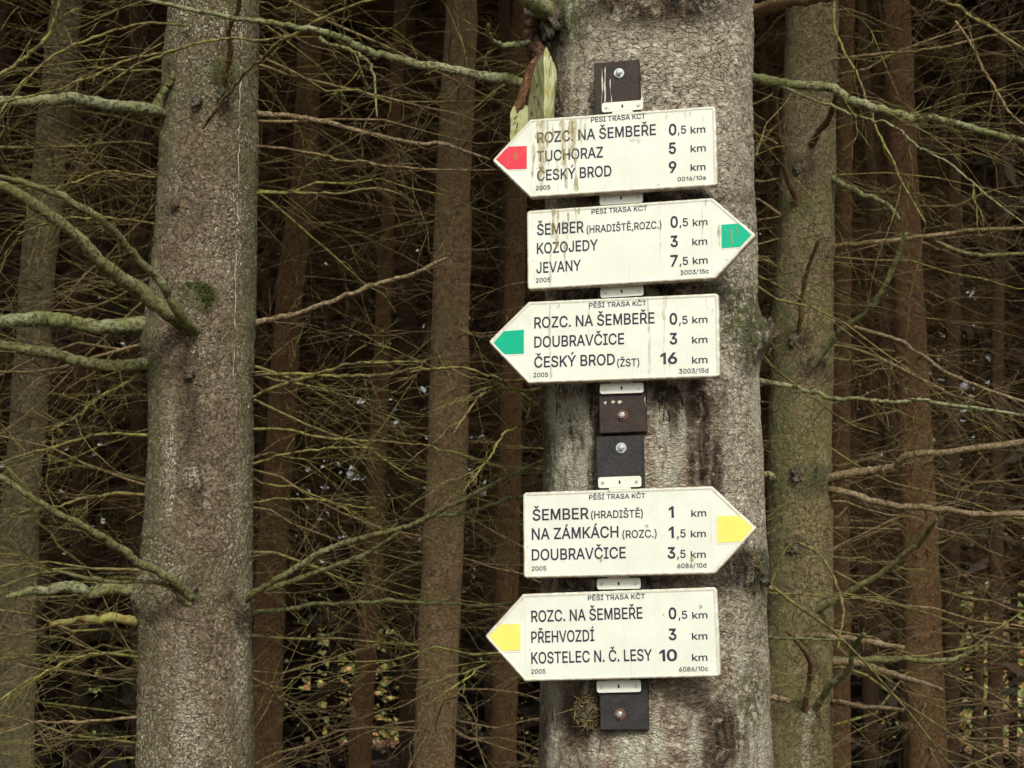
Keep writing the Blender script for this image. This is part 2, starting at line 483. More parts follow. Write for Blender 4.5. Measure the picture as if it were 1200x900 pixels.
# ------------------------------------------------------------------ branches
def branch(parent, name, pts, mat, twigs=0, tmat=None, tlen=(.12, .4), seed=0, wig=.003, broken=False, trad=1.0):
    """pts: (px, py, Y, radius px). A limb with its own fine side twigs"""
    g = np.random.default_rng(seed + 1000)
    ctrl = [P(a, b, c) for a, b, c, d in pts]
    rad = [d * pxm(a, b, c) for a, b, c, d in pts]
    per = 12
    line = np.array(catmull(ctrl, per))
    u = np.linspace(0, len(pts) - 1, len(line)) if len(pts) > 2 else np.linspace(0, 1, len(line))
    rr = np.interp(u, np.arange(len(rad)), rad)
    wv = np.cumsum(g.normal(0, wig, line.shape), axis=0); wv -= wv[0]
    wv *= np.sin(np.linspace(0, np.pi, len(line)))[:, None] * .8
    line = line + wv
    rr = rr * (1 + np.convolve(g.normal(0, .12, len(rr) + 6), np.ones(5) / 5, 'same')[3:-3])
    if not broken: rr[-1] *= .5
    if pts[0][3] >= 3.0:
        sd = np.concatenate([[0], np.cumsum(np.linalg.norm(np.diff(line, axis=0), axis=1))])
        rr = rr * (1 + .38 * np.exp(-(sd / .03) ** 2))
    base = np.array(parent.location)
    V, Q = tube_arrays([((line - base)[None], rr[None])], 10)
    V = V + g.normal(0, .045, V.shape) * np.repeat(rr, 10)[:, None]
    bm = bmesh.new()
    vs = [bm.verts.new(v) for v in V]
    for q in Q: bm.faces.new([vs[a] for a in q])
    last = vs[-10:]
    if broken:
        ax = Vector(line[-1] - line[-2]).normalized()
        for a, v in enumerate(last):
            v.co += ax * float(rr[-1]) * random.uniform(-.5, 2.6) * (1 if a % 2 else .3)
    bm.faces.new(last)
    o = link(name, bm_mesh(name, bm, True), mat, parent)
    if twigs:
        n = twigs
        t = g.uniform(.18, 1, n) * (len(line) - 1)
        i0 = np.clip(t.astype(int), 0, len(line) - 2)
        f = (t - i0)[:, None]
        S = line[i0] * (1 - f) + line[i0 + 1] * f
        T = line[i0 + 1] - line[i0]
        T /= np.linalg.norm(T, axis=1, keepdims=True)
        side = np.cross(T, np.array([0, .55, .83])); side /= np.linalg.norm(side, axis=1, keepdims=True) + 1e-9
        sg = g.choice([-1, 1], n)[:, None]
        a = g.uniform(.4, 1.05, n)[:, None]
        D = T * np.cos(a) + side * sg * np.sin(a) + g.normal(0, .22, (n, 3))
        D /= np.linalg.norm(D, axis=1, keepdims=True)
        L = g.uniform(*tlen, n)
        bend = g.normal(0, .14, (n, 3)) + T * .14 + np.array([0, 0, -.08])
        p1 = arcs(S, D, L, bend, 7, .030, g)
        r1 = np.linspace(.0014, .0005, 7)[None] * (g.uniform(.7, 1.3, n))[:, None] * trad
        # twigs on twigs
        k = 2
        par = np.repeat(np.arange(n), k)
        ti = g.integers(1, 5, n * k)
        S2 = p1[par, ti]
        T2 = p1[par, ti + 1] - p1[par, ti]; T2 /= np.linalg.norm(T2, axis=1, keepdims=True) + 1e-9
        D2 = T2 + g.normal(0, .5, (n * k, 3)); D2 /= np.linalg.norm(D2, axis=1, keepdims=True)
        p2 = arcs(S2, D2, L[par] * g.uniform(.2, .5, n * k), g.normal(0, .2, (n * k, 3)), 5, .012, g)
        r2 = np.broadcast_to(np.linspace(.0010, .0005, 5)[None], p2.shape[:2]) * trad
        V, Q = tube_arrays([(p1 - base, r1), (p2 - base, r2)], 4)
        tw = link('twig_spray', mesh_np('twig_spray', V, Q), tmat or mat, o)
        tag(tw, kind='stuff')
    return o

def dead_twigs(seed, z0, z1, r0, reach=(.8, 2.0), per_whorl=5, gap=.34, side=15, sub=2, azi=None, k=1.0, r_of=None, x_of=None, wig=.018):
    """thin dead limbs of a shaded spruce, round a stem that stands at the origin; returns (limb groups, twig groups)"""
    g = np.random.default_rng(seed)
    S, D = [], []
    z = z0
    while z < z1:
        for _ in range(g.poisson(per_whorl * .8) + 1):
            for _try in range(20):
                a = g.uniform(0, 2 * np.pi)
                if azi is None or azi(a): break
            else: continue
            zz = z + g.normal(0, .04)
            e = g.normal(-.05, .22)
            rr = float(r_of(zz)) if r_of else r0
            xx = float(x_of(zz)) if x_of else 0
            S.append((xx + rr * .9 * math.cos(a), rr * .9 * math.sin(a), zz))
            D.append((math.cos(a) * math.cos(e), math.sin(a) * math.cos(e), math.sin(e)))
        z += gap * g.uniform(.5, 1.4)
    S, D = np.array(S), np.array(D)
    n = len(S)
    L = g.uniform(*reach, n) * g.choice([1, 1, .6], n)
    bend = g.normal(0, .12, (n, 3)); bend[:, 2] += g.normal(-.12, .14, n)
    NP = 9
    p0 = arcs(S, D, L, bend, NP, wig, g)
    rb = g.uniform(.004, .0085, n) * k
    r_ = rb[:, None] * np.linspace(1, .22, NP)[None]
    m = n * side
    par = np.repeat(np.arange(n), side)
    t = g.uniform(.12, .99, m) * (NP - 1)
    i0 = np.clip(t.astype(int), 0, NP - 2); f = (t - i0)[:, None]
    S1 = p0[par, i0] * (1 - f) + p0[par, i0 + 1] * f
    T1 = p0[par, i0 + 1] - p0[par, i0]; T1 /= np.linalg.norm(T1, axis=1, keepdims=True) + 1e-9
    lat = np.cross(T1, np.array([0, 0, 1.0])); lat /= np.linalg.norm(lat, axis=1, keepdims=True) + 1e-9
    a1 = g.uniform(.45, 1.15, m)[:, None]
    D1 = T1 * np.cos(a1) + lat * g.choice([-1, 1], m)[:, None] * np.sin(a1) + g.normal(0, .26, (m, 3))
    D1 /= np.linalg.norm(D1, axis=1, keepdims=True)
    L1 = g.uniform(.15, .6, m) * (1.15 - .6 * t / NP)
    B1 = T1 * .10 + g.normal(0, .12, (m, 3)); B1[:, 2] -= .08
    p1 = arcs(S1, D1, L1, B1, 6, .034, g)
    r1 = np.linspace(.0015, .0006, 6)[None] * g.uniform(.7, 1.35, m)[:, None] * k
    out = [(p1, r1)]
    if sub:
        q = m * sub
        pr = np.repeat(np.arange(m), sub)
        ti = g.integers(1, 4, q)
        S2 = p1[pr, ti]
        T2 = p1[pr, ti + 1] - S2; T2 /= np.linalg.norm(T2, axis=1, keepdims=True) + 1e-9
        D2 = T2 + g.normal(0, .5, (q, 3)); D2 /= np.linalg.norm(D2, axis=1, keepdims=True)
        p2 = arcs(S2, D2, L1[pr] * g.uniform(.25, .6, q), g.normal(0, .2, (q, 3)), 4, .015, g)
        r2 = np.broadcast_to(np.linspace(.0011, .0006, 4)[None], p2.shape[:2]) * k
        out.append((p2, r2))
    return [(p0, r_)], out

def twig_object(parent, mat, limb, twig, offset=(0, 0, 0), sides=3):
    off = np.array(offset)
    A, QA = tube_arrays([(p + off, r) for p, r in limb], 5)
    B, QB = tube_arrays([(p + off, r) for p, r in twig], sides)
    me = mesh_np('twig_spray', np.concatenate([A, B]), np.concatenate([QA, QB + len(A)]))
    return tag(link('twig_spray', me, mat, parent), kind='stuff')

# ------------------------------------------------------------------ crowns (above the frame; they shade the stand)
def crown_mesh(seed, z0, z1, rmax, n):
    g = np.random.default_rng(seed)
    t = g.uniform(0, 1, n) ** 1.25
    z = z0 + (z1 - z0) * t
    rr = rmax * (1 - t) ** .75 * np.sqrt(g.uniform(.04, 1, n))
    a = g.uniform(0, 2 * np.pi, n)
    c = np.stack([rr * np.cos(a), rr * np.sin(a), z - .28 * rr], 1)
    ax = np.stack([np.cos(a), np.sin(a), -.35 + g.normal(0, .25, n)], 1)
    ax /= np.linalg.norm(ax, axis=1, keepdims=True)
    sd = np.cross(ax, g.normal(0, .25, (n, 3)) + np.array([0, 0, 1])); sd /= np.linalg.norm(sd, axis=1, keepdims=True)
    L = g.uniform(.25, .6, n)[:, None]; W = g.uniform(.05, .13, n)[:, None]
    V = np.stack([c - ax * L * .5, c + sd * W, c + ax * L * .6, c - sd * W], 1).reshape(-1, 3)
    return mesh_np('crown', V, np.arange(n * 4).reshape(-1, 4), False)

CROWN_LOW = crown_mesh(1, 6.8, 20.5, 2.5, 1600)
CROWN_MID = crown_mesh(2, 9.5, 21.0, 2.4, 900)
CROWN_HIGH = crown_mesh(3, 14.0, 23.0, 2.4, 1900)

def add_crown(root, me, x=0.0):
    o = link('crown', me, M_NEEDLE, root)
    o.location = (x, 0, 0)
    o.rotation_euler = (0, 0, random.uniform(0, 6.28))
    return o

# ------------------------------------------------------------------ the tree that carries the signs
YM = 3.43
T_MAIN = Trunk([(0, 763, 238), (230, 761, 243), (450, 763, 253), (680, 765, 264), (900, 767, 273)], YM)
main = empty('spruce_tree', T_MAIN.base, 'thick grey spruce at the forest edge with the trail signs on its trunk', 'tree', 'spruce trees')
zones_main = {
    'rough': [(772, 470, 10, 40, .8), (840, 560, 7, 60, .9), (812, 560, 5, 50, .8), (645, 560, 8, 60, .7), (700, 345, 75, 28, .9), (655, 480, 40, 40, .95), (690, 480, 20, 90, .8), (800, 470, 45, 40, .9), (826, 510, 8, 70, 1), (760, 232, 120, 12, .8), (700, 682, 80, 14, .9),  # flat dark strips between the signs paint their shade; the rest is rough bark
              (888, 400, 22, 45, .95), (872, 668, 30, 28, .95), (690, 835, 34, 34, .9), (846, 868, 28, 46, .9), (768, 2, 85, 30, 1.0), (655, 20, 30, 40, .8), (645, 500, 12, 110, .8), (790, 340, 60, 12, .8), (640, 850, 18, 70, .5), (850, 120, 8, 18, .0)],
    'pale': [(668, 515, 20, 90, 1), (652, 480, 6, 40, .7), (683, 540, 6, 60, .8), (776, 520, 10, 45, .9), (782, 545, 7, 30, .9), (800, 500, 5, 40, .6), (735, 870, 7, 40, .9), (690, 815, 5, 30, .8), (650, 870, 6, 50, .8), (815, 880, 8, 40, .6), (740, 880, 16, 36, .9), (770, 875, 10, 40, .7), (888, 870, 12, 60, .9), (866, 820, 5, 110, .7), (672, 50, 3, 75, .55), (888, 470, 6, 40, .8),
             (650, 810, 10, 20, .5), (700, 880, 8, 20, .6), (660, 560, 14, 40, .9), (790, 560, 10, 50, .5)],
    'moss': [(868, 370, 26, 50, .85), (880, 820, 20, 40, .7), (655, 20, 40, 36, .8), (646, 120, 14, 100, .45), (640, 520, 10, 100, .5), (843, 335, 20, 30, .7), (893, 690, 12, 60, .5)],
    'ruddy': [(760, 860, 150, 90, .75), (800, 520, 55, 80, .7), (770, 690, 130, 70, .5), (650, 480, 30, 60, .6)],
}
bumps_main = [(893, 395, .035, .034), (878, 665, .03, .022), (690, 838, .03, .012), (846, 868, .03, .010), (768, -20, .10, .035), (650, 10, .05, .03), (640, 470, .05, .012),
              (668, 520, .028, -.014), (812, 520, .012, -.012), (825, 560, .01, -.012), (820, 470, .01, -.012), (858, 330, .04, .010)]
trm = link('trunk', trunk_mesh('trunk', T_MAIN, 400, ring_heights(1.42, 3.25, .0036, 20), bumps_main, .0026, .006, 1, zones_main, 75), M_BARK_MAIN, main)
add_crown(main, CROWN_LOW)

# knots, burls and ragged scars with their own rough surface
def knot(parent, px, py, Y, r_px, mat, seed, squash=.6, rough=.35):
    g = random.Random(seed)
    bm = bmesh.new()
    bmesh.ops.create_icosphere(bm, subdivisions=4, radius=1)
    m = r_px * pxm(px, py, Y)
    c = P(px, py, Y) - parent.location
    for v in bm.verts:
        p = v.co.copy()
        d = 1 + rough * noise.fractal(p * 2.3 + Vector((seed, 0, 0)), .9, 2.1, 5) - rough * .6 * abs(noise.noise(p * 5 + Vector((0, seed, 0))))
        v.co = Vector((p.x * d, p.y * d * squash, p.z * d * 1.2)) * m + c
    o = link('knot', bm_mesh('knot', bm, True), mat, parent)
    return o

M_KNOT = bark('bark_scar', (.19, .14, .10), (.24, .20, .14), (.04, .028, .02), (.34, .36, .29), (.10, .15, .09), flake=140, lichen_amt=.6, algae_amt=.7, bump=.007)
knot(main, 894, 393, 3.40, 15, M_KNOT, 3, .7, .9)
knot(main, 876, 664, 3.29, 19, M_KNOT, 5, .6, 1.0)
knot(main, 690, 834, 3.22, 15, M_KNOT, 8, .35, .8)
knot(main, 846, 862, 3.235, 17, M_KNOT, 9, .4, .9)
knot(main, 645, 14, 3.32, 22, M_KNOT, 11, .6, .8)

# small bark shreds and rootlets round the scars
def shreds(parent, spots, mat, name='bark_shred', ln=(.006, .024)):
    g = np.random.default_rng(99)
    S, D = [], []
    for (px, py, Y, r, n) in spots:
        m = pxm(px, py, Y)
        for _ in range(n):
            a, q = g.uniform(0, 6.28), r * math.sqrt(g.uniform(0, 1))
            S.append(tuple(P(px + q * math.cos(a), py + q * math.sin(a), Y)))
            D.append((g.normal(.25, .6), g.normal(-.5, .3), g.normal(0, .7)))
    S, D = np.array(S), np.array(D)
    D /= np.linalg.norm(D, axis=1, keepdims=True)
    n = len(S)
    p = arcs(S, D, g.uniform(*ln, n), g.normal(0, .4, (n, 3)), 6, .05, g) - np.array(parent.location)
    r = np.linspace(.0016, .0006, 6)[None] * g.uniform(.6, 1.6, n)[:, None]
    V, Q = tube_arrays([(p, r)], 4)
    tag(link(name, mesh_np(name, V, Q), mat, parent), kind='stuff')
shreds(main, [(893, 395, 3.39, 18, 70), (874, 664, 3.26, 18, 50), (690, 834, 3.212, 20, 90), (846, 862, 3.232, 22, 110), (660, 450, 3.23, 22, 40), (800, 458, 3.215, 26, 30), (650, 100, 3.27, 14, 26)], M_TW_TAN)

NB_ = 0
left = right = None
def br(tree, mat, pts, y0, y1=None, twigs=0, tmat=None, tlen=(.12, .4), broken=False, name='branch', trad=1.0, wig=.003):
    """pts: (px, py, radius px); depth runs from y0 at the trunk to y1 at the end"""
    global NB_
    NB_ += 1
    y1 = y0 if y1 is None else y1
    n = len(pts)
    sl = .86 if tree in (left, right) and max(p[2] for p in pts) > 4 else 1.0
    full = [(a, b, y0 + (y1 - y0) * i / (n - 1), c * sl) for i, (a, b, c) in enumerate(pts)]
    return branch(tree, name, full, mat, twigs, tmat, tlen, NB_, wig, broken, trad)

G, O_, B_, A_ = M_BR_GREEN, M_BR_OLIVE, M_BR_BROWN, M_BR_GREY
TG, TB, TT = M_TW_GREEN, M_TW_BROWN, M_TW_TAN
# limbs of the sign tree
br(main, G, [(640, 104, 7.5), (612, 99, 7), (560, 88, 6.2), (500, 77, 5.2), (430, 62, 4.6), (380, 45, 4), (330, 30, 3.4), (270, 22, 3), (215, 12, 2.6), (165, -2, 2.2)], 3.40, 2.95, 16, TG, (.08, .25))
br(main, G, [(375, 45, 2.6), (390, 58, 2.3), (425, 68, 1.8), (436, 100, 1.5), (442, 138, 1)], 3.08, 3.0, 8, TG, (.04, .12))
br(main, G, [(645, 14, 12), (625, 5, 9), (600, -25, 7)], 3.34, 3.1, 0)
br(main, M_CHAR, [(634, 78, 7), (629, 58, 11), (628, 38, 10), (634, 8, 12)], 3.35, 3.32, 0, broken=True)
br(main, G, [(632, 44, 2.5), (612, 46, 3.2), (586, 40, 3), (572, 28, 2.2)], 3.36, 3.2, 5, TG, (.04, .1))
br(main, G, [(870, 92, 6), (900, 92, 6), (960, 97, 5.6), (1000, 106, 5.2), (1050, 116, 4.8), (1100, 130, 4.4), (1150, 146, 4), (1215, 168, 3.5)], 3.42, 3.1, 22, TG, (.1, .4))
br(main, G, [(905, 95, 2), (950, 118, 1.8), (990, 136, 1.6), (1040, 150, 1.5), (1090, 182, 1.4), (1140, 215, 1.2), (1205, 265, 1)], 3.38, 3.0, 12, TG, (.1, .35))
br(main, B_, [(880, 16, 8), (915, 8, 6.5), (960, 0, 5.5), (1000, -10, 4)], 3.4, 3.1, 5, TG, (.06, .16))
br(main, G, [(884, 446, 3), (930, 452, 2.8), (990, 463, 2.6), (1060, 466, 2.3), (1120, 472, 2.1), (1205, 488, 1.8)], 3.42, 3.2, 10, TG, (.08, .3))
br(main, O_, [(885, 552, 4), (905, 562, 3.5)], 3.42, 3.4, 0, broken=True)
br(main, A_, [(890, 824, 3.5), (905, 820, 4), (925, 822, 3)], 3.42, 3.36, 0, broken=True)
br(main, A_, [(880, 672, 3), (898, 676, 3), (904, 690, 2)], 3.38, 3.33, 0, broken=True)
br(main, G, [(890, 748, 2), (940, 745, 1.6), (990, 750, 1.2)], 3.42, 3.3, 3, TG, (.05, .15))
br(main, TG, [(640, 455, 2.2), (600, 462, 2), (560, 482, 1.6), (530, 510, 1.2)], 3.42, 3.2, 8, TG, (.06, .22))
br(main, TG, [(640, 438, 2), (590, 452, 1.8), (540, 440, 1.4), (480, 436, 1.0)], 3.42, 3.2, 8, TG, (.06, .2))
br(main, TG, [(640, 486, 1.6), (600, 505, 1.5), (570, 540, 1.2), (545, 572, 1)], 3.42, 3.15, 6, TG, (.06, .2))
br(main, TG, [(640, 745, 1.8), (600, 760, 1.5), (560, 790, 1.3), (520, 812, 1)], 3.42, 3.15, 5, TG, (.06, .2))

# ------------------------------------------------------------------ the second edge tree, with the scaly reddish bark
YL = 4.6
T_LEFT = Trunk([(0, 249, 108), (225, 244, 115), (375, 236, 126), (450, 235, 122), (600, 233, 126), (690, 229, 131), (900, 231, 136)], YL)
left = empty('spruce_tree', T_LEFT.base, 'scaly reddish brown spruce with pale lichen flecks and a splintered yellow branch stub', 'tree', 'spruce trees')
zones_left = {'rough': [(222, 480, 14, 70, .6), (226, 562, 14, 30, .7), (268, 95, 12, 22, .7), (272, 700, 22, 10, .5), (195, 720, 30, 8, .4)],
              'pale': [(200, 545, 7, 60, .8), (285, 770, 9, 90, .7), (222, 880, 16, 60, .8), (284, 580, 6, 70, .5), (216, 800, 10, 60, .5), (225, 560, 12, 14, .7)],
              'moss': [(228, 350, 22, 18, 1), (262, 85, 22, 22, .7), (228, 100, 10, 30, .5), (178, 420, 10, 60, .6), (222, 690, 14, 16, .7), (180, 640, 8, 240, .5), (293, 480, 10, 460, .5), (196, 110, 10, 130, .5)],
              'ruddy': [(235, 450, 70, 330, .5), (225, 800, 70, 130, .6)]}
bumps_left = [(212, 372, .07, .022), (180, 400, .06, .02), (228, 420, .03, .01), (232, 118, .03, .01), (263, 108, .035, .016), (172, 700, .05, .025), (222, 690, .04, .012), (284, 708, .03, .014),
              (292, 378, .025, .01), (205, 240, .03, .008), (225, 560, .03, .008)]
trl = link('trunk', trunk_mesh('trunk', T_LEFT, 240, ring_heights(1.3, 3.95, .006, 20), bumps_left, .004, .008, 2, zones_left, 55), M_BARK_LEFT, left)
add_crown(left, CROWN_LOW)
for (a, b, c, d, e) in [(263, 108, YL - .175, 9, 21), (230, 118, YL - .17, 6, 22), (222, 437, YL - .17, 6, 23), (284, 712, YL - .14, 7, 24), (205, 238, YL - .16, 5, 25), (168, 704, YL - .10, 13, 26), (222, 692, YL - .17, 8, 27)]:
    knot(left, a, b, c, d, M_KNOT, e, .6, .7)
br(left, G, [(200, 140, 5), (184, 128, 8), (160, 121, 8), (110, 117, 8.3), (60, 118, 8), (-15, 119, 7.5)], YL - .05, 4.2, 6, TG, (.1, .3))
br(left, O_, [(184, 124, 5), (190, 106, 5), (196, 88, 4), (198, 72, 2)], YL - .1, 4.45, 3, TG, (.05, .15))
br(left, O_, [(216, 382, 12), (205, 366, 11.5), (160, 331, 10), (117, 298, 9), (60, 254, 8), (-10, 210, 7)], YL - .13, 3.9, 14, TG, (.12, .4))
br(left, O_, [(229, 388, 7), (215, 372, 7), (187, 333, 6), (147, 298, 5.4), (107, 268, 5), (50, 232, 4.6), (-10, 206, 4)], YL - .16, 3.7, 14, TG, (.12, .4))
br(left, G, [(182, 381, 11), (165, 380, 10.5), (100, 379, 10), (60, 377, 10), (20, 380, 9.5), (-15, 378, 9)], YL - .02, 4.35, 4, TG, (.1, .3))
br(left, O_, [(184, 427, 9), (165, 425, 8.5), (120, 419, 8), (60, 408, 7.5), (-12, 402, 7)], YL - .02, 4.3, 10, TG, (.12, .35))
br(left, O_, [(222, 698, 7), (200, 680, 6.5), (165, 656, 6), (130, 630, 5.5), (100, 612, 5), (60, 585, 4.5), (-10, 552, 4)], YL - .16, 3.9, 16, TG, (.12, .4))
br(left, G, [(172, 692, 8), (150, 690, 8), (110, 686, 8), (80, 680, 7.5), (40, 687, 6), (5, 700, 3)], YL - .02, 4.4, 14, TG, (.08, .3))
br(left, M_SPLIT, [(168, 727, 7), (150, 727, 6.5), (110, 728, 5.5), (62, 730, 3)], YL - .04, 4.4, 0, broken=True)
br(left, M_SPLIT, [(112, 726, 2.5), (88, 726, 2.2), (58, 732, 1.5)], YL - .12, 4.35, 0)
br(left, O_, [(222, 708, 3), (190, 690, 2.6), (130, 680, 2.4), (60, 670, 2), (-5, 690, 1.5)], YL - .16, 4.2, 16, TG, (.1, .35))
br(left, B_, [(262, 104, 4.6), (265, 75, 4), (269, 45, 3.6), (274, 20, 3.4), (280, -10, 3)], YL - .17, 4.15, 5, TB, (.06, .2))
br(left, A_, [(288, 380, 4.5), (300, 377, 4), (340, 366, 3.5), (390, 346, 3.2), (440, 327, 3), (480, 318, 2.7), (522, 303, 2.4)], YL, 4.6, 10, TT, (.1, .35), broken=True)
br(left, O_, [(284, 708, 4.5), (300, 694, 4.3), (340, 668, 4.3), (400, 640, 4.2), (450, 622, 3.8), (500, 605, 3.5), (560, 575, 3), (640, 538, 2.6)], YL - .08, 4.05, 22, TG, (.12, .4))
br(left, O_, [(500, 605, 2.8), (540, 600, 2.6), (580, 588, 2.4), (630, 578, 1.8)], 4.26, 4.1, 8, TG, (.1, .3))
br(left, O_, [(286, 700, 3.5), (310, 688, 3.5), (370, 664, 3.2), (430, 641, 2.8), (470, 622, 2)], YL - .05, 4.3, 10, TG, (.1, .35))
br(left, A_, [(296, 133, 3.4), (330, 136, 3.2), (360, 143, 3), (420, 157, 2.7), (480, 168, 2.4), (525, 172, 1.8), (575, 187, 1.4)], YL, 4.5, 12, TT, (.12, .35))
br(left, TT, [(296, 171, 1.6), (340, 174, 1.6), (410, 178, 1.5), (480, 190, 1.3), (585, 199, 1)], YL, 4.4, 10, TT, (.1, .35))
br(left, TG, [(294, 226, 1.6), (350, 226, 1.6), (420, 225, 1.5), (470, 228, 1.2)], YL, 4.45, 8, TG, (.1, .35))
br(left, TG, [(292, 440, 2.2), (340, 438, 2.1), (400, 442, 2), (460, 435, 2), (520, 432, 1.8), (570, 445, 1.6), (620, 465, 1.2)], YL, 4.3, 14, TG, (.12, .4))
br(left, TG, [(292, 468, 2.4), (330, 452, 2.2), (380, 435, 2), (430, 425, 1.8), (500, 424, 1.3)], YL, 4.25, 12, TG, (.1, .35))
br(left, TG, [(292, 503, 1.8), (340, 501, 1.7), (420, 512, 1.6), (480, 522, 1.4), (540, 535, 1.2), (600, 553, 1)], YL, 4.35, 12, TG, (.1, .35))
br(left, TG, [(292, 545, 1.5), (340, 530, 1.5), (400, 524, 1.3), (440, 526, 1)], YL, 4.35, 8, TG, (.1, .3))
br(left, O_, [(290, 720, 3), (330, 712, 2.6), (380, 705, 2.4), (450, 706, 2.2), (540, 710, 1.9), (625, 704, 1.4)], YL, 4.3, 14, TG, (.12, .4))
br(left, TG, [(290, 590, 1.4), (340, 585, 1.4), (400, 590, 1.2), (440, 596, 1)], YL, 4.4, 6, TG, (.1, .3))
br(left, TG, [(238, 150, 1.8), (262, 120, 1.9), (300, 82, 2.0), (345, 48, 2.0), (400, 18, 1.9), (452, -4, 1.8)], 4.0, 3.4, 5, TG, (.08, .25))
br(left, TG, [(110, 112, 1.6), (150, 82, 1.7), (190, 62, 1.7), (260, 48, 1.7), (330, 42, 1.5), (360, 36, 1)], 4.2, 3.9, 10, TG, (.1, .3))
br(left, TG, [(-10, 94, 2.6), (20, 70, 2.5), (50, 35, 2.3), (74, -8, 2)], 3.2, 3.1, 4, TG, (.08, .2))
br(left, TG, [(180, 170, 1.6), (140, 165, 1.6), (80, 166, 2), (-10, 172, 1.6)], YL - .05, 4.3, 12, TG, (.1, .35))
br(left, TG, [(182, 208, 1.4), (130, 205, 1.5), (90, 218, 1.4), (50, 232, 1.2)], YL - .05, 4.3, 10, TG, (.1, .3))
br(left, TG, [(180, 262, 1.5), (140, 258, 1.5), (80, 262, 1.3), (20, 275, 1)], YL - .05, 4.3, 10, TG, (.1, .35))
br(left, TG, [(172, 510, 2), (120, 510, 1.9), (60, 525, 1.6), (-8, 545, 1.2)], YL - .05, 4.3, 16, TG, (.12, .4))
br(left, TG, [(172, 580, 2), (120, 578, 1.9), (70, 590, 1.6), (10, 605, 1.2)], YL - .05, 4.25, 16, TG, (.12, .4))
br(left, TG, [(168, 435, 2.2), (130, 462, 2), (100, 485, 1.8), (60, 505, 1.4)], YL - .05, 4.25, 10, TG, (.1, .35))
br(left, TG, [(166, 770, 2), (120, 768, 1.9), (60, 790, 1.6), (0, 820, 1.2)], YL - .05, 4.25, 14, TG, (.12, .4))
br(left, TT, [(166, 840, 1.8), (110, 845, 1.7), (50, 850, 1.5), (-5, 862, 1.1)], YL - .05, 4.25, 12, TT, (.12, .4))
br(left, TG, [(220, 30, 1.6), (170, 30, 1.6), (100, 55, 1.6), (40, 90, 1.4), (-10, 150, 1.2)], YL - .16, 3.9, 14, TG, (.12, .4))
br(left, TG, [(205, 60, 1.6), (150, 68, 1.6), (80, 90, 1.5), (-10, 122, 1.3)], YL - .16, 3.8, 14, TG, (.12, .4))
M_MOSS = wood_twig('moss_fibres', (.085, .11, .02), (.15, .17, .045), (.05, .06, .02), 60)
shreds(left, [(228, 350, YL - .165, 20, 500), (240, 345, YL - .163, 12, 200), (262, 85, YL - .155, 14, 120)], M_MOSS, 'moss', (.004, .014))
# the bead of dried resin down its bark
rp = []
for i in range(60):
    y = -20 + i * 7.8
    x = 285 - (y + 20) / 470 * 12 + random.uniform(-1.1, 1.1)
    rp.append(tuple(P(x, y, YL - math.sqrt(max(1e-4, float(T_LEFT.rad(P(x, y, YL).z)) ** 2 - (P(x, y, YL).x - float(T_LEFT.cx(P(x, y, YL).z))) ** 2)) - .005)))
rp = np.array(rp) - np.array(left.location)
V, Q = tube_arrays([(rp[None], (np.where(rng.uniform(0, 1, 60) < .45, .0002, rng.uniform(.0005, .0017, 60)))[None])], 6)
link('resin_thread', mesh_np('resin_thread', V, Q), plain('dried_resin', (.46, .45, .36), .5), left)

# ------------------------------------------------------------------ the olive tree to the side
YR = 6.7
T_RIGHT = Trunk([(0, 952, 60), (250, 945, 66), (500, 938, 74), (600, 938, 75), (900, 935, 81)], YR)
right = empty('spruce_tree', T_RIGHT.base, 'olive green spruce with a white resin run and broken grey branches beside the sign tree', 'tree', 'spruce trees')
zones_right = {'rough': [(940, 195, 16, 12, .7), (935, 400, 14, 14, .7), (950, 560, 26, 16, .8), (932, 640, 14, 12, .7), (950, 430, 16, 14, .7)],
               'pale': [(945, 870, 5, 50, 1), (948, 838, 8, 8, .9)],
               'moss': [(915, 500, 16, 320, .7), (950, 560, 30, 20, .7), (930, 240, 20, 20, .5), (958, 730, 20, 20, .6)], 'ruddy': [(948, 170, 20, 40, .4)]}
bumps_right = [(940, 200, .05, .015), (935, 400, .05, .015), (950, 565, .06, .025), (930, 640, .04, .012), (955, 725, .05, .02), (950, 835, .05, .02), (968, 290, .04, .02)]
link('trunk', trunk_mesh('trunk', T_RIGHT, 160, ring_heights(1.2, 4.95, .012, 20), bumps_right, .004, .008, 3, zones_right, 45), M_BARK_RIGHT, right)
add_crown(right, CROWN_LOW)
for (a, b, c, d, e) in [(936, 198, YR - .12, 6, 31), (932, 398, YR - .13, 7, 32), (936, 556, YR - .14, 8, 33), (960, 562, YR - .10, 7, 34), (930, 642, YR - .13, 7, 35), (955, 728, YR - .12, 8, 36), (950, 836, YR - .14, 7, 37)]:
    knot(right, a, b, c, d, M_KNOT, e, .6, .7)
YB = YR - .1
br(right, TT, [(968, 291, 4.5), (990, 288, 3.6), (1020, 285, 3.4), (1100, 278, 3.1), (1150, 270, 2.9), (1215, 268, 2.6)], YR, 6.3, 18, TT, (.2, .7))
br(right, O_, [(1095, 282, 2.4), (1130, 296, 2.5), (1165, 302, 2.5), (1210, 298, 2.2)], 6.5, 6.3, 6, TT, (.2, .5))
br(right, A_, [(960, 563, 7), (980, 558, 6), (1020, 552, 5.6), (1050, 546, 5.2), (1066, 533, 4.8), (1130, 526, 4.6), (1215, 516, 4.2)], YR - .05, 6.2, 12, TG, (.2, .6))
br(right, A_, [(966, 572, 5), (985, 576, 4.8), (1040, 592, 4.5), (1100, 600, 4.2), (1150, 606, 3.8), (1215, 602, 3.4)], YR - .05, 6.2, 20, TT, (.2, .7))
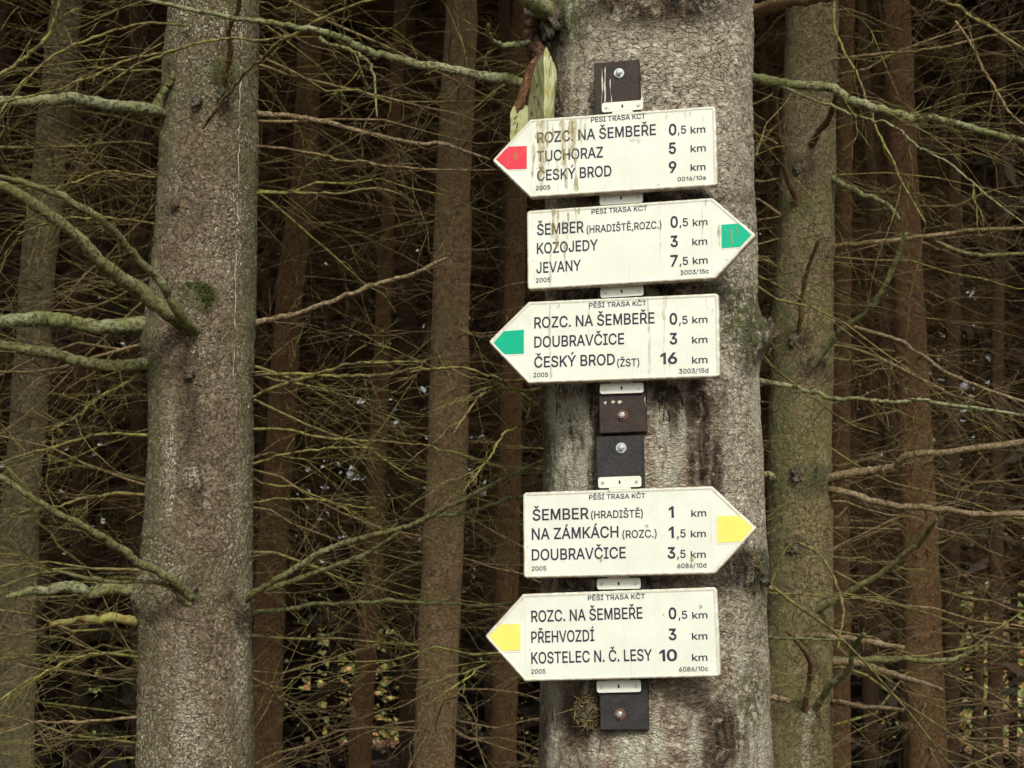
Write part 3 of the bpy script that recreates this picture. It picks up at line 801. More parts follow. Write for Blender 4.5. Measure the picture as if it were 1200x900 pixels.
br(right, O_, [(946, 436, 5), (980, 396, 4.6), (1010, 368, 4.4), (1034, 346, 4), (1052, 310, 3.5), (1063, 272, 3)], YB, 6.0, 12, TB, (.2, .5))
br(right, O_, [(948, 722, 5), (980, 702, 4.6), (1020, 678, 4.4), (1056, 650, 4), (1080, 628, 3.6), (1098, 608, 3)], YB, 6.0, 10, TG, (.2, .5))
br(right, O_, [(948, 838, 5), (972, 812, 4.6), (996, 786, 4.2), (1006, 762, 3.6), (1013, 742, 3)], YB, 6.0, 6, TG, (.15, .4))
br(right, A_, [(925, 748, 3.5), (960, 747, 3.8), (1010, 752, 3.6), (1060, 759, 3)], YB, 6.2, 4, TG, (.1, .4), broken=True)
br(right, O_, [(965, 773, 3.6), (1010, 774, 3.6), (1060, 775, 3.2), (1095, 775, 3), (1125, 770, 2.6), (1148, 760, 2)], YR, 6.4, 10, TT, (.15, .5))
br(right, A_, [(965, 776, 3.6), (1000, 779, 4), (1040, 790, 3.6), (1080, 801, 3.2), (1103, 808, 2.4)], YR, 6.2, 6, TT, (.15, .5), broken=True)
br(right, A_, [(972, 821, 2.8), (985, 822, 3.2), (1020, 826, 2.8), (1058, 832, 2.2)], YR, 6.2, 5, TT, (.1, .4), broken=True)
br(right, A_, [(962, 372, 2.6), (1010, 384, 2.4), (1060, 396, 2.3), (1105, 420, 2.2), (1150, 447, 2), (1210, 474, 1.8)], YR, 6.1, 16, TT, (.2, .7))
br(right, TT, [(965, 402, 2), (1010, 412, 2), (1060, 436, 1.8), (1110, 460, 1.6), (1160, 476, 1.3)], YR, 6.1, 14, TT, (.2, .6))
br(right, G, [(968, 206, 4), (990, 216, 3.5), (1012, 230, 3), (1036, 244, 2.4), (1055, 257, 1.8)], YR - .02, 6.2, 12, TG, (.15, .5))
br(right, B_, [(935, 240, 4.5), (922, 200, 4), (912, 160, 3.5), (908, 120, 3), (912, 90, 2.4)], YB, 6.0, 3, TB, (.1, .4))
br(right, B_, [(950, 172, 4), (962, 150, 3.6), (974, 130, 3.2), (980, 108, 2.6)], YB, 6.1, 2, TB, (.1, .3))
br(right, B_, [(936, 398, 3), (940, 360, 2.6), (950, 320, 2.4), (960, 280, 2)], YB, 6.2, 4, TB, (.1, .3))
br(right, TG, [(900, 690, 1.8), (930, 636, 1.6), (970, 650, 1.6), (992, 690, 1.6), (990, 730, 1.3), (982, 760, 1)], YB - .1, 6.0, 4, TG, (.1, .3))
br(right, B_, [(945, 850, 3.6), (942, 810, 3.2), (938, 770, 3), (920, 738, 2.6)], YB, 6.2, 4, TG, (.1, .3))
br(right, TG, [(1085, -6, 2.4), (1110, 10, 2.3), (1140, 22, 2.1), (1170, 40, 1.9), (1212, 68, 1.6)], 4.2, 4.0, 8, TG, (.1, .3))
br(right, TG, [(978, -5, 1.6), (978, 32, 1.6), (1000, 75, 1.5), (1020, 125, 1.4), (1040, 172, 1.4), (1060, 215, 1.3), (1085, 262, 1)], 5.2, 5.0, 10, TG, (.15, .4))
br(right, TT, [(1120, 25, 1.5), (1145, 60, 1.6), (1165, 95, 1.5), (1185, 125, 1.3), (1205, 150, 1.2)], 5.6, 5.4, 6, TT, (.15, .4))
br(right, TT, [(970, 70, 1.4), (1040, 62, 1.5), (1100, 57, 1.5), (1160, 42, 1.3), (1205, 36, 1.2)], 6.6, 6.3, 14, TT, (.2, .5))

# ------------------------------------------------------------------ stems further in, each fitted to the photo
def stem(ctrl, Y, mat, label, variant, group='spruce trees', crown=None, seg=40, seed=0, tw=True):
    T = Trunk(ctrl, Y)
    root = empty('spruce_tree', T.base, label, 'tree', group)
    zs = np.concatenate([np.linspace(0, 1, 10, endpoint=False), np.linspace(1, 3 + .5 * Y, 120, endpoint=False), np.linspace(3 + .5 * Y, 20, 20)])
    link('trunk', trunk_mesh('trunk', T, seg, zs, (), .003, .010, seed), mat, root)
    add_crown(root, crown or CROWN_MID)
    if tw:
        o = link('twig_spray', VARIANTS[variant % len(VARIANTS)], None, root)
        o.rotation_euler = (0, 0, seed * 1.7)
        tag(o, kind='stuff')
    return root

VARIANTS = []
for i in range(5):
    limb, twg = dead_twigs(50 + i, 2.6, 15.0, .09, (.7, 2.4), 6, .27, 16, 2, k=.62)
    A, QA = tube_arrays(limb, 4)
    B, QB = tube_arrays(twg, 3)
    me = mesh_np('twig_spray', np.concatenate([A, B]), np.concatenate([QA, QB + len(A)]))
    me.materials.append(M_TW_BROWN)
    VARIANTS.append(me)

sA = stem([(0, 541, 36), (225, 531, 42), (450, 527, 46), (900, 508, 50)], 9.2, M_BARK_PALE, 'pale brown spruce standing alone between the scaly spruce and the sign tree', 0, seed=4, tw=False)
sF = stem([(0, 78, 36), (300, 46, 41), (600, 24, 43), (900, 15, 44)], 8.6, M_BARK_DUSK, 'leaning grey green spruce seen through the mossy branches of the scaly spruce', 1, seed=5, tw=False)
sB = stem([(0, 364, 27), (200, 358, 30), (330, 341, 31), (700, 316, 36), (900, 312, 37)], 11.5, M_BARK_DEEP, 'red brown leaning spruce close behind the scaly spruce', 2, seed=6)
sC = stem([(0, 470, 15), (300, 452, 17), (650, 438, 23), (850, 423, 27), (900, 421, 28)], 14.5, M_BARK_DEEP, 'slim dark brown spruce beside the bright orange gap', 3, seed=7, crown=CROWN_HIGH)
sD = stem([(0, 1050, 32), (330, 1064, 36), (600, 1076, 42), (900, 1087, 47)], 10.2, M_BARK_DEEP, 'red brown spruce behind the olive spruce and its broken branches', 4, seed=8, tw=False)
sE = stem([(0, 992, 18), (500, 985, 22), (900, 984, 26)], 15.0, M_BARK_DEEP, 'slim red brown spruce half hidden behind the olive spruce', 0, seed=9, crown=CROWN_HIGH)
sG = stem([(0, 612, 22), (300, 604, 24), (700, 594, 28), (900, 590, 30)], 13.0, M_BARK_DEEP, 'dim brown spruce half hidden behind the arrow tips of the signs', 1, seed=10, crown=CROWN_HIGH)
DK = 'spruce trees'
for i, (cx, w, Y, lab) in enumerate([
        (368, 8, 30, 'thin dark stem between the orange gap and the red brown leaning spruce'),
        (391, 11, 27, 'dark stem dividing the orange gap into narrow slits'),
        (479, 24, 18, 'silhouetted spruce stem along the edge of the bright leafy gap'),
        (1114, 20, 21, 'silhouetted stem touching the gap of green light, next to the red brown spruce'),
        (1146, 13, 25, 'silhouetted stem standing in the gap of green light, thinner of the middle pair'),
        (1166, 18, 23, 'silhouetted stem standing in the gap of green light, thicker of the middle pair'),
        (1187, 10, 30, 'thinnest silhouetted stem in the gap of green light, at the frame edge'),
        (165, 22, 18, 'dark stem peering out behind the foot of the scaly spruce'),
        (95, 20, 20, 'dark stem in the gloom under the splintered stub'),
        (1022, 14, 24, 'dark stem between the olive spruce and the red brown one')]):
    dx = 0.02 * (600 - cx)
    stem([(0, cx - dx * .6, w * .7), (450, cx - dx * .2, w * .88), (900, cx, w)], Y, M_BARK_SHADE, lab, i, DK, CROWN_HIGH, 20, 20 + i, True)

for (px, py, r) in [(513, 519, 3), (521, 541, 3.2), (527, 560, 2.6), (516, 655, 3.4), (507, 673, 3), (530, 700, 2.6), (503, 733, 3), (524, 795, 3.2), (505, 825, 3), (529, 405, 3), (524, 335, 3), (536, 250, 2.8)]:
    knot(sA, px, py, 9.2 - .10, r, M_KNOT, int(px + py), .6, .6)
for (px, py, r) in [(1066, 332, 3), (1074, 345, 2.6), (1062, 400, 2.6), (1072, 500, 2.8), (1080, 620, 2.8), (1073, 742, 3), (1088, 795, 3), (1084, 850, 3)]:
    knot(sD, px, py, 10.2 - .10, r, M_KNOT, int(px + py), .6, .6)

# near twig thickets of the three front trees (fine dead limbs all round the stem, none across the signs)
def away(a):                       # azimuth measured from +x; the camera is at -pi/2
    d = math.atan2(math.sin(a + math.pi / 2), math.cos(a + math.pi / 2))
    return abs(d) > 1.15
def away_wide(a):
    d = math.atan2(math.sin(a + math.pi / 2), math.cos(a + math.pi / 2))
    return abs(d) > 2.0
def near_twigs(root, T, z0, z1, seed, mat, az, **kw):
    limb, twg = dead_twigs(seed, z0, z1, .1, azi=az, r_of=T.rad, x_of=lambda z: T.cx(z) - T.base.x, **kw)
    return twig_object(root, mat, limb, twg, (0, 0, 0), 4)
near_twigs(left, T_LEFT, 1.3, 3.9, 201, TG, away, reach=(.5, 1.3), per_whorl=5, gap=.42, side=8, sub=2, k=.7)
near_twigs(left, T_LEFT, 1.3, 3.9, 204, TT, away_wide, reach=(.6, 1.5), per_whorl=4, gap=.34, side=9, sub=1, k=.8)
near_twigs(main, T_MAIN, 1.4, 3.4, 202, TG, away_wide, reach=(.5, 1.2), per_whorl=3, gap=.3, side=8, sub=1, k=.75)
near_twigs(right, T_RIGHT, 1.1, 5.0, 203, TG, away, reach=(.7, 1.8), per_whorl=4, gap=.34, side=8, sub=1, k=.9)
near_twigs(right, T_RIGHT, 1.1, 5.0, 205, TT, away, reach=(.7, 1.8), per_whorl=5, gap=.34, side=9, sub=1, k=.9)
near_twigs(sA, Trunk([(0, 541, 36), (900, 508, 50)], 9.2), 1.2, 5.8, 206, TT, None, reach=(.8, 2), per_whorl=5, gap=.34, side=9, sub=1, k=1)
near_twigs(sF, Trunk([(0, 78, 36), (900, 15, 44)], 8.6), 1.2, 5.8, 207, TG, None, reach=(.8, 2), per_whorl=5, gap=.34, side=9, sub=1, k=1)
near_twigs(sD, Trunk([(0, 1050, 32), (900, 1087, 47)], 10.2), 1.4, 6.4, 208, TT, None, reach=(.8, 2), per_whorl=5, gap=.34, side=9, sub=1, k=1)

# ------------------------------------------------------------------ the stand behind: shared stems, copied
far_T = Trunk([(0, 600, 10), (900, 600, 14)], 20)
FAR = []
for i in range(3):
    zs = np.linspace(0, 20, 70)
    V = []
    seg = 14
    for z in zs:
        rr = .115 * (1 - z / 23) * (1 + .5 * math.exp(-z / .2))
        cx = .10 * noise.noise((z * .2, i * 5, 0)); cy = .10 * noise.noise((z * .2, i * 5, 9))
        for s in range(seg):
            a = s / seg * 2 * math.pi
            q = rr * (1 + .10 * noise.noise((math.cos(a) * 2, math.sin(a) * 2, z * 4 + i * 20)))
            V.append((cx + q * math.cos(a), cy + q * math.sin(a), z))
    ii = np.arange(len(zs) - 1)[:, None]; jj = np.arange(seg)[None, :]; j2 = (jj + 1) % seg
    q = np.stack(np.broadcast_arrays(ii * seg + jj, ii * seg + j2, (ii + 1) * seg + j2, (ii + 1) * seg + jj), -1).reshape(-1, 4)
    me = mesh_np('trunk', np.array(V), q); me.materials.append(M_BARK_SHADE)
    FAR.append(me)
placed = [(o.location.x, o.location.y) for o in COL.objects if o.type == 'EMPTY']
g = random.Random(5)
def in_gap(x, y):
    px = 600 + F * x / (y * CP)
    w = F * .13 / y
    return 400 - w < px < 468 + w or 1124 - w < px < 1215 + w or 355 < px < 402
cnt = 0
for _ in range(4000):
    if cnt >= 62: break
    y = g.uniform(15.5, 40); x = g.uniform(-.36 * y - 2.5, .36 * y + 2.5)
    if in_gap(x, y) or any((x - a) ** 2 + (y - b) ** 2 < 1.45 ** 2 for a, b in placed): continue
    placed.append((x, y)); cnt += 1
    r = empty('spruce_tree', (x, y, 0), 'dim brown spruce stem deep in the shaded stand behind dead twigs', 'tree', 'spruces deep in the stand')
    t = link('trunk', FAR[cnt % 3], None, r); t.rotation_euler = (g.gauss(0, .012), g.gauss(0, .012), g.uniform(0, 6)); s_ = g.uniform(.6, 1.0); t.scale = (s_, s_, 1)
    o = link('twig_spray', VARIANTS[cnt % 5], None, r); o.rotation_euler = (0, 0, g.uniform(0, 6)); tag(o, kind='stuff')
    add_crown(r, CROWN_HIGH)
# edge trees outside the frame on both sides, they close the stand
for (x, y) in [(-3.2, 5.2), (-4.6, 7.6), (-2.6, 7.2), (3.4, 5.6), (4.4, 8.2), (-5.6, 4.6), (5.8, 4.9), (0.9, 6.0 + 6), (-6.2, 10), (6.6, 9.4)]:
    if 600 + F * x / y > -40 and 600 + F * x / y < 1240: continue
    r = empty('spruce_tree', (x, y, 0), 'spruce stem just beyond the frame, its dead twigs reaching in', 'tree', 'spruces beside the view')
    t = link('trunk', FAR[0], None, r); t.scale = (1.4, 1.4, 1)
    o = link('twig_spray', VARIANTS[int(abs(x * 3)) % 5], None, r); tag(o, kind='stuff')
    add_crown(r, CROWN_MID)

# far edge of the stand: a dense mass of dead sprays and green boughs nobody could count
def thicket():
    g = np.random.default_rng(31)
    n = 125000
    y = g.uniform(24, 41, n); x = g.uniform(-1, 1, n) * (.36 * y + 4); z = g.uniform(0, 1, n) ** .8 * 21
    px = 600 + F * x / (y * CP + (z - EYE) * SP); zc = y * CP + (z - EYE) * SP
    py = 450 - F * (-y * SP + (z - EYE) * CP) / zc
    keep = np.ones(n, bool)
    low = (py > 715)
    gap = ((px > 355) & (px < 468) & (py > 735)) | ((px > 1118) & (py > 680))
    keep &= ~(gap & (g.uniform(0, 1, n) < .78))
    keep &= ~((((px - 470) / 130) ** 2 + ((py - 580) / 70) ** 2 < 1) & (g.uniform(0, 1, n) < .38))
    keep &= ~((((px - 1130) / 30) ** 2 + ((py - 430) / 130) ** 2 < 1) & (g.uniform(0, 1, n) < .5))
    c = np.stack([x, y, z], 1)[keep]; n = len(c)
    ax = g.normal(0, 1, (n, 3)); ax[:, 2] *= .45; ax /= np.linalg.norm(ax, axis=1, keepdims=True)
    sd = np.cross(ax, g.normal(0, 1, (n, 3))); sd /= np.linalg.norm(sd, axis=1, keepdims=True)
    L = g.uniform(.2, .55, n)[:, None]; W = g.uniform(.04, .13, n)[:, None]
    V = np.stack([c - ax * L, c + sd * W, c + ax * L, c - sd * W], 1).reshape(-1, 3)
    o = link('spruce_thicket', mesh_np('spruce_thicket', V, np.arange(n * 4).reshape(-1, 4), False), M_THICK)
    tag(o, 'dark tangle of dead boughs closing the far side of the stand', None, None, 'stuff')
thicket()

def beyond():
    g = np.random.default_rng(32)
    n = 260000
    y = g.uniform(72, 92, n); x = g.uniform(-1, 1, n) * (.36 * y + 3)
    z = g.uniform(0, 1, n) ** 1.15 * (7.5 + 2.2 * np.sin(x * .9) + 1.2 * np.sin(x * 2.3 + y))
    z = np.clip(z, .02, None)
    c = np.stack([x, y, z], 1)
    ax = g.normal(0, 1, (n, 3)); ax /= np.linalg.norm(ax, axis=1, keepdims=True)
    sd = np.cross(ax, g.normal(0, 1, (n, 3))); sd /= np.linalg.norm(sd, axis=1, keepdims=True)
    L = g.uniform(.07, .19, n)[:, None]; W = g.uniform(.05, .13, n)[:, None]
    V = np.stack([c - ax * L, c + sd * W, c + ax * L, c - sd * W], 1).reshape(-1, 3)
    o = link('undergrowth', mesh_np('undergrowth', V, np.arange(n * 4).reshape(-1, 4), False), M_LEAF)
    tag(o, 'sunlit orange and green undergrowth beyond the dark spruces', None, None, 'stuff')
beyond()

def litter():
    g = np.random.default_rng(33)
    n = 60000
    y = g.uniform(30, 74, n); x = g.uniform(-1, 1, n) * (.36 * y + 3); z = .16 + g.uniform(0, .05, n)
    c = np.stack([x, y, z], 1)
    a = g.uniform(0, 6.28, n)
    ax = np.stack([np.cos(a), np.sin(a), g.normal(0, .3, n)], 1); sd = np.stack([-np.sin(a), np.cos(a), g.normal(0, .3, n)], 1)
    L = g.uniform(.05, .12, n)[:, None]; W = g.uniform(.03, .08, n)[:, None]
    V = np.stack([c - ax * L, c + sd * W, c + ax * L, c - sd * W], 1).reshape(-1, 3)
    m = leaf_mat('fallen_beech_leaves', [(.26, .12, .06), (.34, .18, .10), (.20, .10, .05), (.40, .25, .17)])
    tag(link('fallen_leaves', mesh_np('fallen_leaves', V, np.arange(n * 4).reshape(-1, 4), False), m), 'reddish brown leaf litter on the ground past the spruces', None, None, 'stuff')
litter()

# ------------------------------------------------------------------ mounting boards and signs
YAW = R(11.6)
UX = Vector((math.cos(YAW), -math.sin(YAW), 0))
NN = Vector((-math.sin(YAW), -math.cos(YAW), 0))
Q0 = P(727, 450, 3.15)

def on_plane(px, py, off=0.0):
    a, b = (px - 600.0) / F, (450.0 - py) / F
    d = Vector((a, CP - b * SP, SP + b * CP))
    o = Vector((0, 0, EYE))
    q = Q0 + NN * off
    t = (q - o).dot(NN) / d.dot(NN)
    return o + d * t

def frame(origin, roll):
    u = UX * math.cos(roll) + Vector((0, 0, 1)) * math.sin(roll)
    v = NN.cross(u)
    m = Matrix.Identity(4)
    for i in range(3):
        m[i][0], m[i][1], m[i][2], m[i][3] = u[i], v[i], NN[i], origin[i]
    return m

def rounded(poly, rads, inset, seg=5):
    """counter-clockwise polygon, each corner rounded, moved inwards by inset"""
    n = len(poly); out = []
    P2 = [Vector(p) for p in poly]
    off = []
    for i in range(n):
        e0 = (P2[i] - P2[i - 1]).normalized(); e1 = (P2[(i + 1) % n] - P2[i]).normalized()
        n0, n1 = Vector((-e0.y, e0.x)), Vector((-e1.y, e1.x))
        b = (n0 + n1); b = b / b.dot(n0)
        off.append(P2[i] + b * inset)
    for i in range(n):
        p = off[i]; e0 = (off[i] - off[i - 1]).normalized(); e1 = (off[(i + 1) % n] - off[i]).normalized()
        r = max(.0004, rads[i] - inset)
        cosv = max(-1, min(1, e0.dot(e1))); th = math.acos(cosv)
        t = r * math.tan(th / 2)
        a = p - e0 * t; n0 = Vector((-e0.y, e0.x)); c = a + n0 * r
        a0 = math.atan2(a.y - c.y, a.x - c.x)
        for k in range(seg + 1):
            an = a0 + th * k / seg
            out.append((c.x + r * math.cos(an), c.y + r * math.sin(an)))
    return out

def plate(poly, rads, profile, seg=5):
    """profile: (inset, height) rings from the back to the face"""
    bm = bmesh.new()
    rings = []
    for ins, h in profile:
        rings.append([bm.verts.new((x, y, h)) for x, y in rounded(poly, rads, ins, seg)])
    n = len(rings[0])
    for a, b in zip(rings, rings[1:]):
        for i in range(n):
            bm.faces.new((a[i], a[(i + 1) % n], b[(i + 1) % n], b[i]))
    bm.faces.new(rings[-1]); bm.faces.new(rings[0][::-1])
    return bm

def panel_mat():
    m, n, l, b = new_mat('sign_enamel')
    k = NB(m)
    v = k.coord()
    c = k.mix(k.step(k.noise(v, 9, 5, .6), .35, .7), (.65, .655, .585), (.60, .605, .52))
    st = k.noise(k.coord((1, .05, 1)), 75, 3, .55)
    c = k.mix(k.math('MULTIPLY', k.step(st, .66, .74), .28), c, (.50, .36, .20))
    c = k.mix(k.math('MULTIPLY', k.step(k.noise(v, 150, 3, .5), .70, .76), .7), c, (.28, .20, .12))
    c = k.mix(k.math('MULTIPLY', k.step(k.noise(v, 22, 6, .75), .62, .72), .35), c, (.55, .50, .36))
    e = k.attr('edge_dirt')
    c = k.mix(k.math('MULTIPLY', e, k.step(k.noise(v, 60, 5, .7), .38, .58)), c, (.36, .27, .16))
    gr = k.math('MULTIPLY', k.step(k.noise(k.coord((1, .6, 1), (3, 1, 0)), 7, 6, .7, .5), .52, .70), .35)
    c = k.mix(gr, c, (.46, .47, .31))
    l.new(c, b.inputs['Base Color'])
    b.inputs['Roughness'].default_value = .42
    l.new(k.bump(k.noise(v, 14, 3), .0012), b.inputs['Normal'])
    return m
M_PANEL = panel_mat()

def ink_mat(name, col, wear=.62, hi=.70, scale=90):
    m, n, l, b = new_mat(name)
    k = NB(m)
    v = k.coord()
    w = k.math('MAXIMUM', k.step(k.noise(v, scale, 5, .7), wear, hi), k.step(k.noise(k.coord((1, .3, 1)), scale * 3.2, 3, .6), wear + .05, hi + .06))
    l.new(k.mix(w, k.mix(k.noise(v, 30, 3), col, tuple(x * 1.35 for x in col)), (.60, .60, .51)), b.inputs['Base Color'])
    b.inputs['Specular IOR Level'].default_value = .2
    b.inputs['Roughness'].default_value = .5
    return m
M_INK = ink_mat('sign_ink', (.024, .021, .038), .69, .78)
M_RED = ink_mat('marker_red', (.52, .035, .055), .60, .72, 60)
M_GREENM = ink_mat('marker_green', (.0, .30, .17), .66, .76, 60)
M_GREENW = ink_mat('marker_green_worn', (.0, .31, .175), .655, .70, 38)
M_YELLOW = ink_mat('marker_yellow', (.64, .53, .115), .64, .80, 70)
M_BOARD = plain('brown_stained_board', (.026, .0175, .0145), .6, 0, .4, 30, .0015, (.042, .029, .025))
M_BOARD2 = plain('black_stained_board', (.021, .019, .020), .55, 0, .4, 30, .0015, (.034, .030, .030))
M_ZINC = plain('zinc_plated_steel', (.46, .48, .46), .45, .8, .35, 300, .0002)
M_RUST = plain('rusty_washer', (.17, .07, .05), .8, .2, .5, 300, .0006, (.10, .045, .03))
M_HOLE = plain('slot_shadow', (.012, .011, .012), .9)

def resin_mat(name, col, a0, a1):
    m, n, l, b = new_mat(name)
    k = NB(m)
    v = k.coord()
    f = k.noise(k.coord((1, .35, 1)), 120, 4, .7)
    l.new(k.mix(f, col, tuple(x * .6 for x in col)), b.inputs['Base Color'])
    b.inputs['Roughness'].default_value = .3
    al = k.math('ADD', a0, k.math('MULTIPLY', k.step(f, .35, .65), a1 - a0))
    l.new(al, b.inputs['Alpha'])
    return m
M_RESIN = resin_mat('old_resin', (.42, .32, .10), .08, .62)
M_RUSTY = resin_mat('rust_run', (.44, .24, .12), .03, .34)

def cyl(bm, x, y, z0, z1, r, seg=16, r2=None):
    a = [bm.verts.new((x + r * math.cos(i / seg * 6.28318), y + r * math.sin(i / seg * 6.28318), z0)) for i in range(seg)]
    r2 = r if r2 is None else r2
    b = [bm.verts.new((x + r2 * math.cos(i / seg * 6.28318), y + r2 * math.sin(i / seg * 6.28318), z1)) for i in range(seg)]
    for i in range(seg): bm.faces.new((a[i], a[(i + 1) % seg], b[(i + 1) % seg], b[i]))
    bm.faces.new(b); bm.faces.new(a[::-1])

# boards
BOARD_OFF = -.030           # board faces lie this far behind the sign faces
def mounting_board(px0, px1, y0, y1, mat, label, bolts):
    o = on_plane((px0 + px1) / 2, (y0 + y1) / 2, BOARD_OFF)
    tl, br_ = on_plane(px0, y0, BOARD_OFF), on_plane(px1, y1, BOARD_OFF)
    w = (br_ - tl).dot(UX); h = tl.z - br_.z
    root = empty('mounting_board', (0, 0, 0), label, 'board', 'boards screwed to the trunk')
    root.matrix_world = frame(o, R(.2))
    bm = plate([(-w / 2, -h / 2), (w / 2, -h / 2), (w / 2, h / 2), (-w / 2, h / 2)], [.002] * 4, [(0, -.035), (0, -.002), (.002, 0)], 2)
    link('board', bm_mesh('board', bm), mat, root)
    for (bx, by, rusty) in bolts:
        p = root.matrix_world.inverted() @ on_plane(bx, by, BOARD_OFF)
        bm = bmesh.new(); cyl(bm, p.x, p.y, 0, .0022, .0115, 24, .0108)
        wo = link('washer', bm_mesh('washer', bm), M_RUST if rusty else M_ZINC, root)
        bm = bmesh.new(); cyl(bm, p.x, p.y, .002, .0085, .0068, 6, .0064); cyl(bm, p.x, p.y, .0085, .0098, .0052, 12, .003)
        link('bolt', bm_mesh('bolt', bm), M_ZINC, root)
    return root
b1 = mounting_board(696, 756, 68, 500, M_BOARD, 'long brown stained board behind the upper three signs, streaked with white resin at its top', [(725.5, 86, False), (729.5, 487, True)])
b2 = mounting_board(698, 759, 508, 852, M_BOARD2, 'short black board behind the two yellow tipped signs, below the brown board', [(728, 525, False), (726.5, 837, True)])

# pale resin strings and scribbled paint on the brown board
def ribbons(parent, items, mat, name, z, seed=0):
    """items: (px, py0, py1, width px): wavering vertical runs lying on the surface, each a part of its own"""
    g = np.random.default_rng(seed)
    inv = parent.matrix_world.inverted()
    for (px, y0, y1, w) in items:
        V, Q = [], []
        n = max(8, int(abs(y1 - y0) / 1.6))
        ph = g.uniform(0, 6)
        xs = px + np.cumsum(g.normal(0, .13, n)) + .5 * np.sin(np.linspace(0, 5, n) + ph)
        ww = w * .5 * np.clip(.72 + .4 * np.sin(np.linspace(0, 7, n) + ph * 2) + np.cumsum(g.normal(0, .12, n)), .22, 1.5)
        ww *= np.clip(np.linspace(0, n / 2.5, n) + .35, 0, 1) * np.clip(np.linspace(n / 2.5, 0, n) + .2, 0, 1)
        for i in range(n):
            y = y0 + (y1 - y0) * i / (n - 1)
            for sgn, zz in ((-1, 0), (-.45, 1), (.45, 1), (1, 0)):
                p = inv @ on_plane(xs[i] + ww[i] * sgn, y)
                V.append((p.x, p.y, z + zz * .0004))
            if i:
                k = 4 * i
                for c in range(3): Q.append((k - 4 + c, k + c, k + c + 1, k - 3 + c))
        link(name, mesh_np(name, np.array(V), np.array(Q)), mat, parent)
M_PALERES = plain('pale_resin', (.50, .50, .40), .5)
ribbons(b1, [(703, 74, 118, 1.8), (706.5, 72, 116, 2.2), (713, 86, 116, 1.0), (750, 100, 118, 3)], M_PALERES, 'resin_run', .0004, 4)
ribbons(b1, [(754, 462, 474, 1), (707, 467, 471, 3), (716, 466, 470, 3.5), (724, 466, 470.5, 4)], M_PALERES, 'paint_spot', .0004, 6)

S = 1200 / 340.0
def region(o):
    return lambda p: (o[0] + p[0] / S, o[1] + p[1] / S)

